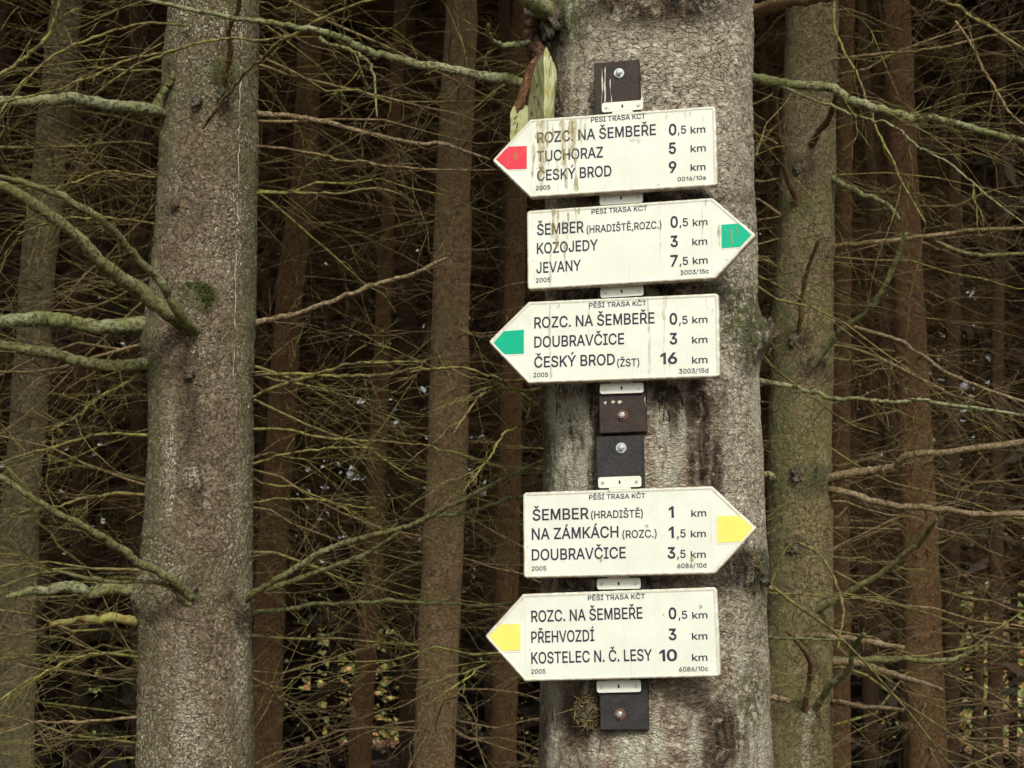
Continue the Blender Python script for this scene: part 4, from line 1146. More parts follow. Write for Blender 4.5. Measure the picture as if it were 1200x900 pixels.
GLYPHS = __import__('json').loads(r'''{" ":[188,[]],"(":[273,[[89,156,89,207,89,244,93,283,101,324,108,364,119,404,132,441,145,479,160,511,177,539,196,539,216,539,236,539,219,504,204,467,191,428,178,389,168,351,161,313,155,276,151,240,151,207,151,176,154,146,160,115,166,83,176,51,188,16,201,-18,217,-56,236,-96,216,-96,196,-96,177,-96,148,-47,126,3,111,55,97,106]]],")":[273,[[57,-96,37,-96,57,-55,73,-17,86,18,98,53,107,85,113,116,119,147,122,177,122,207,122,240,118,276,112,313,105,351,95,389,82,428,70,467,55,504,37,539,57,539,77,539,97,539,113,511,128,479,142,441,155,404,165,364,173,323,180,283,184,244,184,207,184,156,177,104,161,53,146,2,125,-48,97,-96,77,-96]]],",":[188,[[53,-119,38,-119,48,-56,58,8,68,71,91,71,114,71,137,71,119,8,102,-56,84,-119,69,-119]]],".":[188,[[108,-4,95,-4,83,-4,72,0,63,9,54,18,50,28,50,41,50,54,54,65,63,73,72,82,83,87,95,87,108,87,119,82,128,73,137,65,141,54,141,41,141,28,137,18,128,9,119,0]]],"/":[249,[[216,533,235,533,180,330,126,127,71,-76,52,-76,33,-76,14,-76,69,127,124,330,178,533,197,533]]],"0":[453,[[264,-7,227,-7,189,-7,157,3,130,24,103,45,83,74,69,113,55,152,48,199,48,254,48,309,55,356,69,395,83,434,104,464,130,484,157,505,189,516,227,516,264,516,296,505,323,484,350,464,370,434,384,395,398,356,405,309,405,254,405,199,398,152,384,113,370,74,350,45,323,24,297,3],[202,50,227,50,252,50,273,58,290,74,308,90,321,113,330,144,339,174,344,211,344,254,344,297,339,334,330,365,321,395,308,419,290,435,273,451,252,460,227,460,202,460,180,451,163,435,146,419,132,395,123,365,114,334,109,297,109,254,109,211,114,174,123,144,132,113,146,90,163,74,180,58]]],"1":[330,[[212,143,212,0,233,0,255,0,276,0,276,170,276,339,276,509,258,509,240,509,222,509,180,475,138,442,96,408,96,387,96,366,96,345,135,373,173,402,212,430,212,287]]],"2":[453,[[172,0,64,0,64,16,64,32,64,47,121,108,177,168,234,229,254,249,270,267,282,282,295,298,304,313,311,327,317,341,320,356,320,371,320,390,316,405,308,419,299,432,288,442,273,449,259,456,242,460,224,460,204,460,187,456,172,447,158,439,147,428,139,413,131,399,127,382,127,362,107,362,86,362,66,362,66,392,72,419,86,442,100,465,119,483,143,496,167,509,194,516,225,516,255,516,282,509,306,497,329,484,348,467,361,445,374,424,381,399,381,372,381,354,378,335,371,318,364,300,353,280,336,259,319,237,296,211,267,180,229,140,191,100,153,60,153,59,153,58,153,57,231,57,310,57,389,57,389,38,389,19,389,0,281,0]]],"3":[453,[[252,-7,218,-7,187,-7,158,-1,133,10,107,21,86,37,70,57,54,78,46,103,44,132,66,132,87,132,109,132,111,114,117,99,126,87,136,75,149,65,165,59,181,53,199,50,219,50,239,50,258,53,275,61,292,68,305,79,315,93,324,107,329,124,329,145,329,163,325,181,316,196,307,212,293,224,275,234,256,243,231,248,201,248,186,248,172,248,157,248,157,265,157,282,157,299,200,349,244,399,288,448,288,450,288,451,288,452,215,452,142,452,70,452,70,471,70,490,70,509,171,509,272,509,372,509,372,493,372,477,372,461,319,400,265,339,211,278,211,282,211,285,211,289,249,293,281,288,308,276,335,263,356,246,371,222,386,199,393,173,393,145,393,115,385,89,370,66,355,43,335,25,309,12,282,0]]],"5":[453,[[254,-7,221,-7,191,-7,164,-1,140,11,116,23,97,39,83,60,69,81,61,104,60,130,81,130,101,130,122,130,124,115,129,101,138,89,147,77,159,67,173,60,188,53,204,50,221,50,242,50,260,55,276,64,292,74,305,87,314,104,323,121,328,141,328,162,328,184,323,204,314,221,304,238,291,252,275,262,258,272,239,277,218,277,201,277,184,274,167,268,151,263,138,255,128,246,108,248,88,250,67,253,77,338,86,423,96,509,186,509,276,509,366,509,366,490,366,471,366,452,294,452,222,452,151,452,145,402,139,352,134,301,135,301,135,301,136,301,147,311,161,319,178,325,194,331,211,334,229,334,253,334,274,329,294,321,313,313,331,301,345,285,359,270,371,252,379,231,387,210,391,188,391,163,391,130,384,101,369,76,354,50,334,30,309,15,283,1]]],"6":[453,[[258,-7,226,-7,195,-7,167,0,142,15,118,29,98,49,84,74,71,100,64,129,64,162,64,186,69,212,80,239,91,266,110,300,137,340,176,396,214,453,252,509,276,509,299,509,322,509,265,426,208,344,151,261,149,261,147,261,145,261,150,271,157,280,165,288,174,296,184,302,196,307,207,312,221,314,235,314,266,314,293,308,316,295,339,282,357,263,370,240,382,216,389,189,389,157,389,125,382,97,368,73,354,48,334,28,310,14,286,0],[207,48,226,48,246,48,264,53,279,63,294,72,306,85,314,101,323,118,327,136,327,157,327,178,323,197,314,213,306,230,294,242,279,251,264,261,246,265,226,265,207,265,189,261,174,252,159,243,147,230,138,214,129,198,125,179,125,158,125,137,129,118,138,102,147,85,159,72,174,63,189,53]]],"7":[453,[[120,0,97,0,172,149,248,299,323,448,323,450,323,451,323,452,236,452,149,452,62,452,62,471,62,490,62,509,172,509,281,509,391,509,391,489,391,469,391,449,315,299,240,150,165,0,142,0]]],"8":[453,[[260,-7,226,-7,192,-7,162,-1,136,11,109,24,89,40,74,62,59,83,52,108,52,135,52,157,56,177,65,195,74,213,86,229,101,241,116,253,133,261,153,265,153,265,153,266,153,267,128,273,108,287,93,308,78,329,70,353,70,380,70,406,77,429,90,450,104,470,122,486,146,498,169,510,196,516,226,516,256,516,283,510,306,498,329,486,348,470,361,450,375,429,382,406,382,380,382,353,374,329,359,308,344,287,325,273,300,267,300,266,300,265,300,265,319,261,336,253,351,241,366,229,378,213,387,195,396,177,401,157,401,135,401,108,393,83,378,62,364,40,343,24,317,11,291,-1],[204,49,226,49,249,49,268,53,285,60,301,68,314,78,323,91,332,105,337,121,337,139,337,158,332,174,322,189,313,203,300,214,283,223,266,231,247,235,226,235,205,235,186,231,169,223,152,214,139,203,130,189,120,174,115,158,115,139,115,121,120,105,129,91,138,78,151,68,167,60,184,53],[208,290,226,290,244,290,260,293,274,300,288,307,299,318,307,330,315,343,319,358,319,376,319,393,315,407,308,420,300,433,289,443,275,449,261,456,245,460,226,460,208,460,191,456,177,449,163,443,152,433,145,420,137,407,133,393,133,376,133,358,137,343,145,330,152,318,163,307,178,300,192,293]]],"9":[453,[[195,516,226,516,258,516,286,508,310,494,335,480,354,460,368,434,382,409,389,380,389,347,389,323,383,297,373,270,362,243,343,209,315,168,277,112,239,56,200,0,177,0,154,0,130,0,187,83,244,165,301,248,303,248,305,248,307,248,303,238,296,229,287,221,279,213,269,207,257,202,245,197,232,195,218,195,187,195,160,201,137,214,114,227,96,245,83,269,70,292,64,320,64,352,64,384,71,412,85,436,99,461,118,480,143,494,167,508],[246,460,226,460,207,460,189,456,174,446,159,437,147,424,138,407,130,391,125,372,125,352,125,330,130,312,138,295,147,279,159,266,174,257,189,248,207,243,226,243,246,243,263,248,279,257,294,266,306,279,314,295,323,311,327,330,327,350,327,372,323,391,314,407,306,424,294,437,279,446,264,456]]],"A":[480,[[39,0,16,0,78,170,140,339,201,509,226,509,251,509,276,509,338,339,401,170,463,0,440,0,418,0,395,0,359,101,323,202,287,302,281,321,273,344,264,372,255,400,245,435,232,478,236,478,241,478,245,478,233,435,222,399,213,371,204,343,196,320,191,302,155,202,120,101,85,0,62,0],[197,142,110,142,110,161,110,180,110,199,197,199,283,199,370,199,370,180,370,161,370,142,283,142]]],"B":[456,[[122,0,60,0,60,170,60,339,60,509,120,509,181,509,241,509,276,509,306,503,329,491,352,479,369,462,381,442,392,422,398,399,398,374,398,352,394,334,387,320,379,306,369,294,356,286,344,277,330,271,315,267,315,265,315,264,315,262,331,261,347,255,363,245,379,235,392,221,402,203,413,185,418,163,418,136,418,111,412,87,400,67,388,46,370,30,344,18,319,6,287,0,247,0,184,0],[125,115,125,57,165,57,205,57,245,57,284,57,313,65,330,80,347,95,355,114,355,137,355,154,351,170,342,184,334,198,321,209,306,218,290,227,271,231,248,231,207,231,166,231,125,231,125,173],[125,341,125,285,162,285,200,285,238,285,257,285,273,289,288,296,303,303,315,313,323,326,332,339,336,355,336,372,336,395,328,414,313,429,297,444,273,452,240,452,202,452,163,452,125,452,125,396]]],"C":[510,[[293,-7,267,-7,223,-7,184,4,150,25,116,46,89,76,70,115,50,154,40,201,40,254,40,308,50,354,70,393,89,432,116,462,150,484,184,505,223,516,267,516,293,516,317,512,340,504,363,497,384,486,402,471,420,457,436,439,448,418,460,398,468,374,473,348,451,348,430,348,408,348,404,366,398,381,389,395,381,408,370,419,357,428,345,438,331,444,315,449,300,454,284,456,267,456,236,456,208,448,184,432,159,417,139,394,125,364,111,334,103,297,103,254,103,211,111,175,125,145,140,115,159,92,184,76,209,61,236,53,267,53,284,53,300,55,315,60,331,65,345,71,357,81,370,90,381,101,389,114,398,128,404,143,408,160,430,160,451,160,473,160,469,135,460,111,448,91,436,70,421,52,402,38,384,23,363,12,341,5,318,-3]]],"D":[502,[[271,0,219,0,178,0,137,0,96,0,96,19,96,38,96,57,136,57,175,57,215,57,256,57,291,65,318,81,345,97,366,119,379,149,392,179,399,214,399,255,399,296,392,331,379,361,366,390,346,412,320,428,293,444,260,452,221,452,178,452,136,452,93,452,93,471,93,490,93,509,137,509,181,509,225,509,275,509,317,499,353,478,388,458,415,429,433,391,452,353,462,308,462,255,462,202,452,157,433,119,414,81,387,51,351,31,314,10],[103,509,125,509,125,339,125,170,125,0,103,0,82,0,60,0,60,170,60,339,60,509,82,509]]],"E":[419,[[165,0,60,0,60,170,60,339,60,509,164,509,268,509,372,509,372,490,372,471,372,452,290,452,207,452,125,452,125,396,125,341,125,286,202,286,278,286,355,286,355,267,355,248,355,229,278,229,202,229,125,229,125,172,125,114,125,57,208,57,292,57,375,57,375,38,375,19,375,0,270,0]]],"H":[517,[[82,0,60,0,60,170,60,339,60,509,82,509,103,509,125,509,125,435,125,362,125,289,214,289,303,289,392,289,392,362,392,435,392,509,414,509,435,509,457,509,457,339,457,170,457,0,435,0,414,0,392,0,392,77,392,155,392,232,303,232,214,232,125,232,125,155,125,77,125,0,103,0]]],"I":[300,[[111,0,31,0,31,19,31,38,31,57,60,57,89,57,118,57,118,189,118,320,118,452,89,452,60,452,31,452,31,471,31,490,31,509,111,509,190,509,269,509,269,490,269,471,269,452,240,452,212,452,183,452,183,320,183,189,183,57,212,57,240,57,269,57,269,38,269,19,269,0,190,0]]],"J":[396,[[230,-7,185,-7,140,-7,104,6,75,33,47,59,33,97,33,145,33,155,33,164,33,173,55,173,76,173,98,173,98,164,98,155,98,145,98,114,106,91,122,74,137,58,159,50,185,50,211,50,232,58,248,74,264,91,272,114,272,145,272,267,272,388,272,509,293,509,315,509,336,509,336,388,336,267,336,145,336,97,322,59,294,33,266,6]]],"K":[467,[[146,189,104,145,104,169,104,193,104,216,116,232,128,247,139,261,151,275,162,290,174,303,187,317,199,331,212,344,262,399,313,454,364,509,392,509,420,509,448,509,376,431,304,353,231,276,230,276,229,276,228,276,187,233],[82,0,60,0,60,170,60,339,60,509,82,509,103,509,125,509,125,451,125,392,125,334,124,298,124,261,124,225,124,214,124,204,125,193,125,129,125,64,125,0,103,0],[398,0,372,0,311,86,249,173,188,259,201,276,215,293,228,309,302,206,375,103,449,0,423,0]]],"L":[393,[[160,0,60,0,60,170,60,339,60,509,82,509,103,509,125,509,125,358,125,208,125,57,203,57,282,57,361,57,361,38,361,19,361,0,261,0]]],"M":[580,[[81,0,60,0,60,170,60,339,60,509,90,509,120,509,150,509,197,383,243,256,290,130,337,256,383,383,430,509,460,509,490,509,520,509,520,339,520,170,520,0,499,0,478,0,457,0,457,131,457,261,457,392,411,268,364,144,318,20,299,20,281,20,262,20,216,144,169,268,123,392,123,261,123,131,123,0,102,0]]],"N":[523,[[82,0,60,0,60,170,60,339,60,509,85,509,111,509,136,509,205,400,274,291,343,183,349,174,355,164,363,151,370,138,379,123,388,107,396,90,405,73,414,55,411,55,408,54,405,54,403,72,401,90,401,108,400,126,399,142,399,157,399,172,399,185,399,195,399,300,399,404,399,509,420,509,442,509,463,509,463,339,463,170,463,0,438,0,412,0,387,0,325,97,264,193,202,290,194,303,186,316,177,331,169,345,159,362,148,381,137,400,123,424,108,452,111,453,115,453,119,454,120,428,121,405,122,384,123,362,124,344,124,328,125,312,125,300,125,291,125,194,125,97,125,0,103,0]]],"O":[533,[[311,-7,267,-7,223,-7,184,4,150,25,116,46,90,76,70,115,50,154,40,201,40,254,40,308,50,354,70,393,90,432,116,462,150,484,184,505,223,516,267,516,311,516,350,505,384,484,418,462,444,432,464,393,483,354,493,308,493,254,493,201,483,154,464,115,444,76,418,46,384,25,350,4],[236,53,267,53,297,53,325,61,349,76,374,91,394,114,408,144,423,174,430,211,430,254,430,298,423,335,408,365,394,395,374,417,349,433,325,448,297,456,267,456,236,456,209,448,184,433,159,417,140,394,125,364,111,334,103,297,103,254,103,211,111,174,125,144,140,114,159,92,184,76,209,61]]],"P":[444,[[82,0,60,0,60,170,60,339,60,509,118,509,177,509,235,509,274,509,307,502,332,487,358,473,377,454,390,430,402,405,409,378,409,348,409,317,402,290,390,265,377,241,358,222,332,207,307,193,274,186,235,186,193,186,151,186,109,186,109,205,109,224,109,242,150,242,191,242,233,242,259,242,281,247,297,256,313,265,325,278,333,294,341,310,344,328,344,348,344,368,341,386,333,402,325,417,313,430,297,439,280,448,259,452,232,452,196,452,160,452,125,452,125,301,125,151,125,0,103,0]]],"R":[449,[[82,0,60,0,60,170,60,339,60,509,119,509,177,509,236,509,275,509,307,502,333,489,359,475,378,457,390,433,403,410,409,382,409,352,409,321,403,295,390,271,378,248,359,230,333,217,307,204,275,198,236,198,189,198,143,198,96,198,96,217,96,236,96,255,142,255,188,255,234,255,260,255,281,259,298,267,314,275,326,286,334,300,341,315,345,332,345,352,345,372,341,390,334,405,326,420,314,431,298,440,281,448,259,452,233,452,197,452,161,452,125,452,125,301,125,151,125,0,103,0],[378,0,353,0,312,76,271,153,230,229,254,229,279,229,303,229,344,153,386,76,428,0,403,0]]],"S":[447,[[263,-9,224,-9,187,-9,155,-3,128,9,100,21,79,38,64,60,49,82,40,107,38,137,60,137,82,137,104,137,106,117,112,101,123,88,134,75,149,65,166,59,184,52,203,49,224,49,247,49,268,53,286,60,304,68,319,78,329,92,340,105,346,121,346,139,346,155,341,169,332,179,323,189,311,198,296,205,281,211,264,217,245,222,224,228,204,234,184,239,142,251,109,268,86,289,63,311,52,339,52,372,52,401,60,426,75,448,90,469,111,486,138,498,164,510,194,516,227,516,261,516,290,510,316,498,342,486,362,469,377,449,392,428,400,404,401,378,380,378,358,378,337,378,335,403,323,423,302,437,281,451,256,459,225,459,203,459,184,455,167,448,151,441,138,431,129,418,120,406,115,391,115,376,115,358,120,344,131,334,142,323,154,314,169,308,184,302,199,297,212,293,230,289,247,284,264,279,279,275,295,270,312,264,328,257,344,248,359,238,373,227,385,214,395,198,404,181,408,162,408,139,408,111,401,86,386,64,372,41,351,24,323,11,296,-2]]],"T":[449,[[85,452,32,452,32,471,32,490,32,509,160,509,288,509,417,509,417,490,417,471,417,452,363,452,310,452,257,452,257,301,257,151,257,0,235,0,214,0,193,0,193,151,193,301,193,452,139,452]]],"U":[517,[[299,-8,259,-8,219,-8,184,0,154,15,124,31,101,53,85,80,68,107,60,138,60,173,60,285,60,397,60,509,81,509,103,509,124,509,124,399,124,288,124,178,124,154,130,132,141,113,152,94,167,79,187,68,207,57,231,52,259,52,287,52,311,57,331,68,351,79,366,94,377,113,387,132,393,154,393,178,393,288,393,399,393,509,414,509,436,509,457,509,457,397,457,285,457,173,457,138,449,107,433,80,416,53,393,31,363,15,334,0]]],"V":[480,[[229,0,204,0,141,170,79,339,16,509,39,509,62,509,84,509,120,408,156,307,192,206,198,189,206,166,215,137,224,109,235,73,248,31,243,31,239,31,235,31,247,74,258,110,267,138,276,166,284,189,290,206,325,307,360,408,395,509,417,509,440,509,463,509,401,339,340,170,278,0,253,0]]],"Y":[472,[[225,0,203,0,203,69,203,139,203,208,141,308,79,409,16,509,41,509,66,509,91,509,125,454,159,399,192,344,203,326,213,309,222,292,231,275,240,255,250,230,241,230,232,230,224,230,233,255,242,276,251,293,260,310,270,327,280,344,314,399,347,454,381,509,406,509,430,509,455,509,393,409,330,308,268,208,268,139,268,69,268,0,247,0]]],"Z":[438,[[161,0,42,0,42,15,42,31,42,46,119,159,196,272,273,385,284,400,295,415,306,431,318,446,329,461,341,476,343,469,346,461,348,454,327,453,306,453,285,452,264,452,244,452,223,452,162,452,101,452,40,452,40,471,40,490,40,509,159,509,278,509,397,509,397,493,397,477,397,462,321,351,245,240,169,129,158,113,146,97,134,81,122,65,110,49,97,33,95,40,93,47,90,54,111,55,132,56,152,57,173,57,193,57,214,57,276,57,338,57,399,57,399,38,399,19,399,0,280,0]]],"a":[389,[[182,-9,160,-9,136,-9,114,-4,94,5,75,14,59,27,48,45,36,62,30,83,30,108,30,130,35,147,43,161,52,175,63,185,78,193,92,201,108,207,125,211,143,215,160,218,178,220,201,223,219,225,234,227,248,228,258,231,265,235,272,239,276,245,276,255,276,255,276,256,276,257,276,272,273,286,267,297,261,308,252,316,240,322,228,328,213,331,196,331,178,331,162,328,149,322,136,317,126,309,118,301,110,292,104,283,100,274,80,280,61,285,41,291,50,314,62,332,79,346,95,360,113,369,133,375,153,381,173,384,194,384,208,384,223,383,239,379,255,376,271,370,286,360,301,351,313,338,322,320,332,303,337,280,337,251,337,168,337,84,337,0,317,0,297,0,277,0,277,17,277,35,277,52,275,52,274,52,272,52,268,43,261,34,252,25,243,15,230,7,215,1,200,-5],[155,45,170,45,193,45,212,50,228,59,243,68,255,79,263,93,271,107,276,122,276,138,276,155,276,173,276,190,273,187,268,184,259,182,251,180,242,178,231,176,221,174,210,172,200,171,190,170,182,169,175,168,161,166,147,163,134,159,121,154,111,148,103,139,96,131,92,119,92,105,92,92,95,81,102,72,109,63,118,57,130,52,142,48]]],"c":[396,[[226,-8,207,-8,173,-8,143,0,117,16,91,33,71,56,56,85,41,114,34,149,34,187,34,227,41,262,56,291,71,321,91,343,117,360,143,376,173,384,207,384,226,384,243,382,260,377,276,372,292,365,305,356,319,347,330,335,340,322,350,309,357,294,362,277,342,272,322,267,303,262,300,272,296,281,290,289,285,297,278,305,270,311,262,317,253,322,242,325,232,328,220,330,207,330,182,330,161,323,145,310,129,297,116,280,108,258,100,237,96,213,96,187,96,162,100,139,108,117,116,96,129,79,145,66,161,53,182,46,207,46,220,46,232,48,243,52,253,55,263,60,271,66,279,72,286,80,292,89,297,97,301,107,304,117,324,112,343,107,363,102,358,85,351,70,341,56,332,43,320,31,306,21,293,12,277,4,261,-1,244,-6]]],"d":[424,[[219,-8,195,-8,164,-8,136,0,111,16,87,32,68,55,55,84,41,114,34,149,34,189,34,229,41,263,55,293,69,322,88,345,112,361,136,376,164,384,196,384,219,384,238,381,253,373,268,365,279,356,287,346,296,336,302,327,306,319,308,319,309,319,311,319,311,382,311,446,311,509,331,509,351,509,372,509,372,339,372,170,372,0,352,0,332,0,313,0,313,20,313,39,313,59,311,59,309,59,307,59,302,51,295,42,287,31,278,21,267,12,252,4,238,-4],[181,47,205,47,227,47,247,53,263,65,279,77,291,94,299,115,308,136,312,161,312,189,312,217,308,242,300,263,292,284,279,300,263,312,247,324,228,330,205,330,181,330,161,324,145,311,129,299,116,282,108,261,100,240,96,216,96,189,96,162,100,138,109,117,117,95,129,78,145,66,161,53]]],"k":[381,[[132,158,110,137,110,162,110,187,110,212,113,212,117,212,121,212,175,268,230,323,284,379,310,379,335,379,360,379,301,319,243,259,184,199,182,199,179,199,177,199,155,178],[73,0,53,0,53,170,53,339,53,509,73,509,93,509,114,509,114,339,114,170,114,0,93,0],[320,0,294,0,245,62,197,124,148,186,162,200,177,214,191,229,252,152,312,76,372,0,346,0]]],"m":[610,[[73,0,53,0,53,126,53,253,53,379,72,379,92,379,112,379,112,351,112,323,112,295,111,295,109,295,108,295,113,316,121,332,132,346,144,359,157,369,172,376,187,383,203,386,219,386,247,386,270,378,287,361,305,344,316,322,321,295,318,295,315,295,312,295,317,313,325,329,337,343,349,357,364,367,381,375,398,382,416,386,437,386,459,386,479,381,497,372,515,362,530,348,541,328,551,309,557,285,557,255,557,170,557,85,557,0,536,0,516,0,496,0,496,85,496,169,496,254,496,281,488,301,473,313,457,325,439,330,419,330,402,330,387,327,374,320,362,313,352,303,345,290,339,278,335,263,335,247,335,165,335,82,335,0,315,0,295,0,274,0,274,87,274,173,274,260,274,281,267,298,253,311,239,324,221,330,199,330,185,330,171,327,158,320,144,313,134,303,126,289,118,276,114,258,114,238,114,159,114,79,114,0,93,0]]],"Á":[480,[[39,0,16,0,78,170,140,339,201,509,226,509,251,509,276,509,338,339,401,170,463,0,440,0,418,0,395,0,359,101,323,202,287,302,281,321,273,344,264,372,255,400,245,435,232,478,236,478,241,478,245,478,233,435,222,399,213,371,204,343,196,320,191,302,155,202,120,101,85,0,62,0],[197,142,110,142,110,161,110,180,110,199,197,199,283,199,370,199,370,180,370,161,370,142,283,142],[229,558,213,558,229,592,245,625,260,659,283,659,306,659,329,659,307,625,285,592,263,558,246,558]]],"Í":[300,[[111,0,31,0,31,19,31,38,31,57,60,57,89,57,118,57,118,189,118,320,118,452,89,452,60,452,31,452,31,471,31,490,31,509,111,509,190,509,269,509,269,490,269,471,269,452,240,452,212,452,183,452,183,320,183,189,183,57,212,57,240,57,269,57,269,38,269,19,269,0,190,0],[140,558,124,558,140,592,155,625,171,659,194,659,217,659,240,659,218,625,196,592,174,558,157,558]]],"Ý":[472,[[225,0,203,0,203,69,203,139,203,208,141,308,79,409,16,509,41,509,66,509,91,509,125,454,159,399,192,344,203,326,213,309,222,292,231,275,240,255,250,230,241,230,232,230,224,230,233,255,242,276,251,293,260,310,270,327,280,344,314,399,347,454,381,509,406,509,430,509,455,509,393,409,330,308,268,208,268,139,268,69,268,0,247,0],[226,558,209,558,225,592,241,625,257,659,280,659,302,659,325,659,303,625,281,592,259,558,242,558]]],"Č":[510,[[293,-7,267,-7,223,-7,184,4,150,25,116,46,89,76,70,115,50,154,40,201,40,254,40,308,50,354,70,393,89,432,116,462,150,484,184,505,223,516,267,516,293,516,317,512,340,504,363,497,384,486,402,471,420,457,436,439,448,418,460,398,468,374,473,348,451,348,430,348,408,348,404,366,398,381,389,395,381,408,370,419,357,428,345,438,331,444,315,449,300,454,284,456,267,456,236,456,208,448,184,432,159,417,139,394,125,364,111,334,103,297,103,254,103,211,111,175,125,145,140,115,159,92,184,76,209,61,236,53,267,53,284,53,300,55,315,60,331,65,345,71,357,81,370,90,381,101,389,114,398,128,404,143,408,160,430,160,451,160,473,160,469,135,460,111,448,91,436,70,421,52,402,38,384,23,363,12,341,5,318,-3],[197,659,217,659,234,639,250,619,266,599,282,619,299,639,315,659,335,659,356,659,376,659,376,658,376,657,376,656,349,625,322,595,295,565,276,565,257,565,237,565,211,595,184,625,157,656,157,657,157,658,157,659,177,659]]],"Ě":[419,[[165,0,60,0,60,170,60,339,60,509,164,509,268,509,372,509,372,490,372,471,372,452,290,452,207,452,125,452,125,396,125,341,125,286,202,286,278,286,355,286,355,267,355,248,355,229,278,229,202,229,125,229,125,172,125,114,125,57,208,57,292,57,375,57,375,38,375,19,375,0,270,0],[149,659,169,659,185,639,201,619,218,599,234,619,250,639,266,659,287,659,307,659,327,659,327,658,327,657,327,656,301,625,274,595,247,565,227,565,208,565,189,565,162,595,135,625,109,656,109,657,109,658,109,659,129,659]]],"Ř":[449,[[82,0,60,0,60,170,60,339,60,509,119,509,177,509,236,509,275,509,307,502,333,489,359,475,378,457,390,433,403,410,409,382,409,352,409,321,403,295,390,271,378,248,359,230,333,217,307,204,275,198,236,198,189,198,143,198,96,198,96,217,96,236,96,255,142,255,188,255,234,255,260,255,281,259,298,267,314,275,326,286,334,300,341,315,345,332,345,352,345,372,341,390,334,405,326,420,314,431,298,440,281,448,259,452,233,452,197,452,161,452,125,452,125,301,125,151,125,0,103,0],[378,0,353,0,312,76,271,153,230,229,254,229,279,229,303,229,344,153,386,76,428,0,403,0],[153,659,173,659,189,639,206,619,222,599,238,619,254,639,270,659,291,659,311,659,332,659,332,658,332,657,332,656,305,625,278,595,251,565,232,565,212,565,193,565,166,595,139,625,113,656,113,657,113,658,113,659,133,659]]],"Š":[447,[[263,-9,224,-9,187,-9,155,-3,128,9,100,21,79,38,64,60,49,82,40,107,38,137,60,137,82,137,104,137,106,117,112,101,123,88,134,75,149,65,166,59,184,52,203,49,224,49,247,49,268,53,286,60,304,68,319,78,329,92,340,105,346,121,346,139,346,155,341,169,332,179,323,189,311,198,296,205,281,211,264,217,245,222,224,228,204,234,184,239,142,251,109,268,86,289,63,311,52,339,52,372,52,401,60,426,75,448,90,469,111,486,138,498,164,510,194,516,227,516,261,516,290,510,316,498,342,486,362,469,377,449,392,428,400,404,401,378,380,378,358,378,337,378,335,403,323,423,302,437,281,451,256,459,225,459,203,459,184,455,167,448,151,441,138,431,129,418,120,406,115,391,115,376,115,358,120,344,131,334,142,323,154,314,169,308,184,302,199,297,212,293,230,289,247,284,264,279,279,275,295,270,312,264,328,257,344,248,359,238,373,227,385,214,395,198,404,181,408,162,408,139,408,111,401,86,386,64,372,41,351,24,323,11,296,-2],[153,659,173,659,190,639,206,619,223,599,239,619,255,639,271,659,291,659,312,659,332,659,332,658,332,657,332,656,305,625,278,595,252,565,232,565,213,565,194,565,167,595,140,625,113,656,113,657,113,658,113,659,133,659]]],"Ž":[438,[[161,0,42,0,42,15,42,31,42,46,119,159,196,272,273,385,284,400,295,415,306,431,318,446,329,461,341,476,343,469,346,461,348,454,327,453,306,453,285,452,264,452,244,452,223,452,162,452,101,452,40,452,40,471,40,490,40,509,159,509,278,509,397,509,397,493,397,477,397,462,321,351,245,240,169,129,158,113,146,97,134,81,122,65,110,49,97,33,95,40,93,47,90,54,111,55,132,56,152,57,173,57,193,57,214,57,276,57,338,57,399,57,399,38,399,19,399,0,280,0],[150,659,170,659,186,639,203,619,219,599,235,619,252,639,268,659,288,659,308,659,329,659,329,658,329,657,329,656,302,625,275,595,248,565,229,565,210,565,190,565,163,595,137,625,110,656,110,657,110,658,110,659,130,659]]]}''')

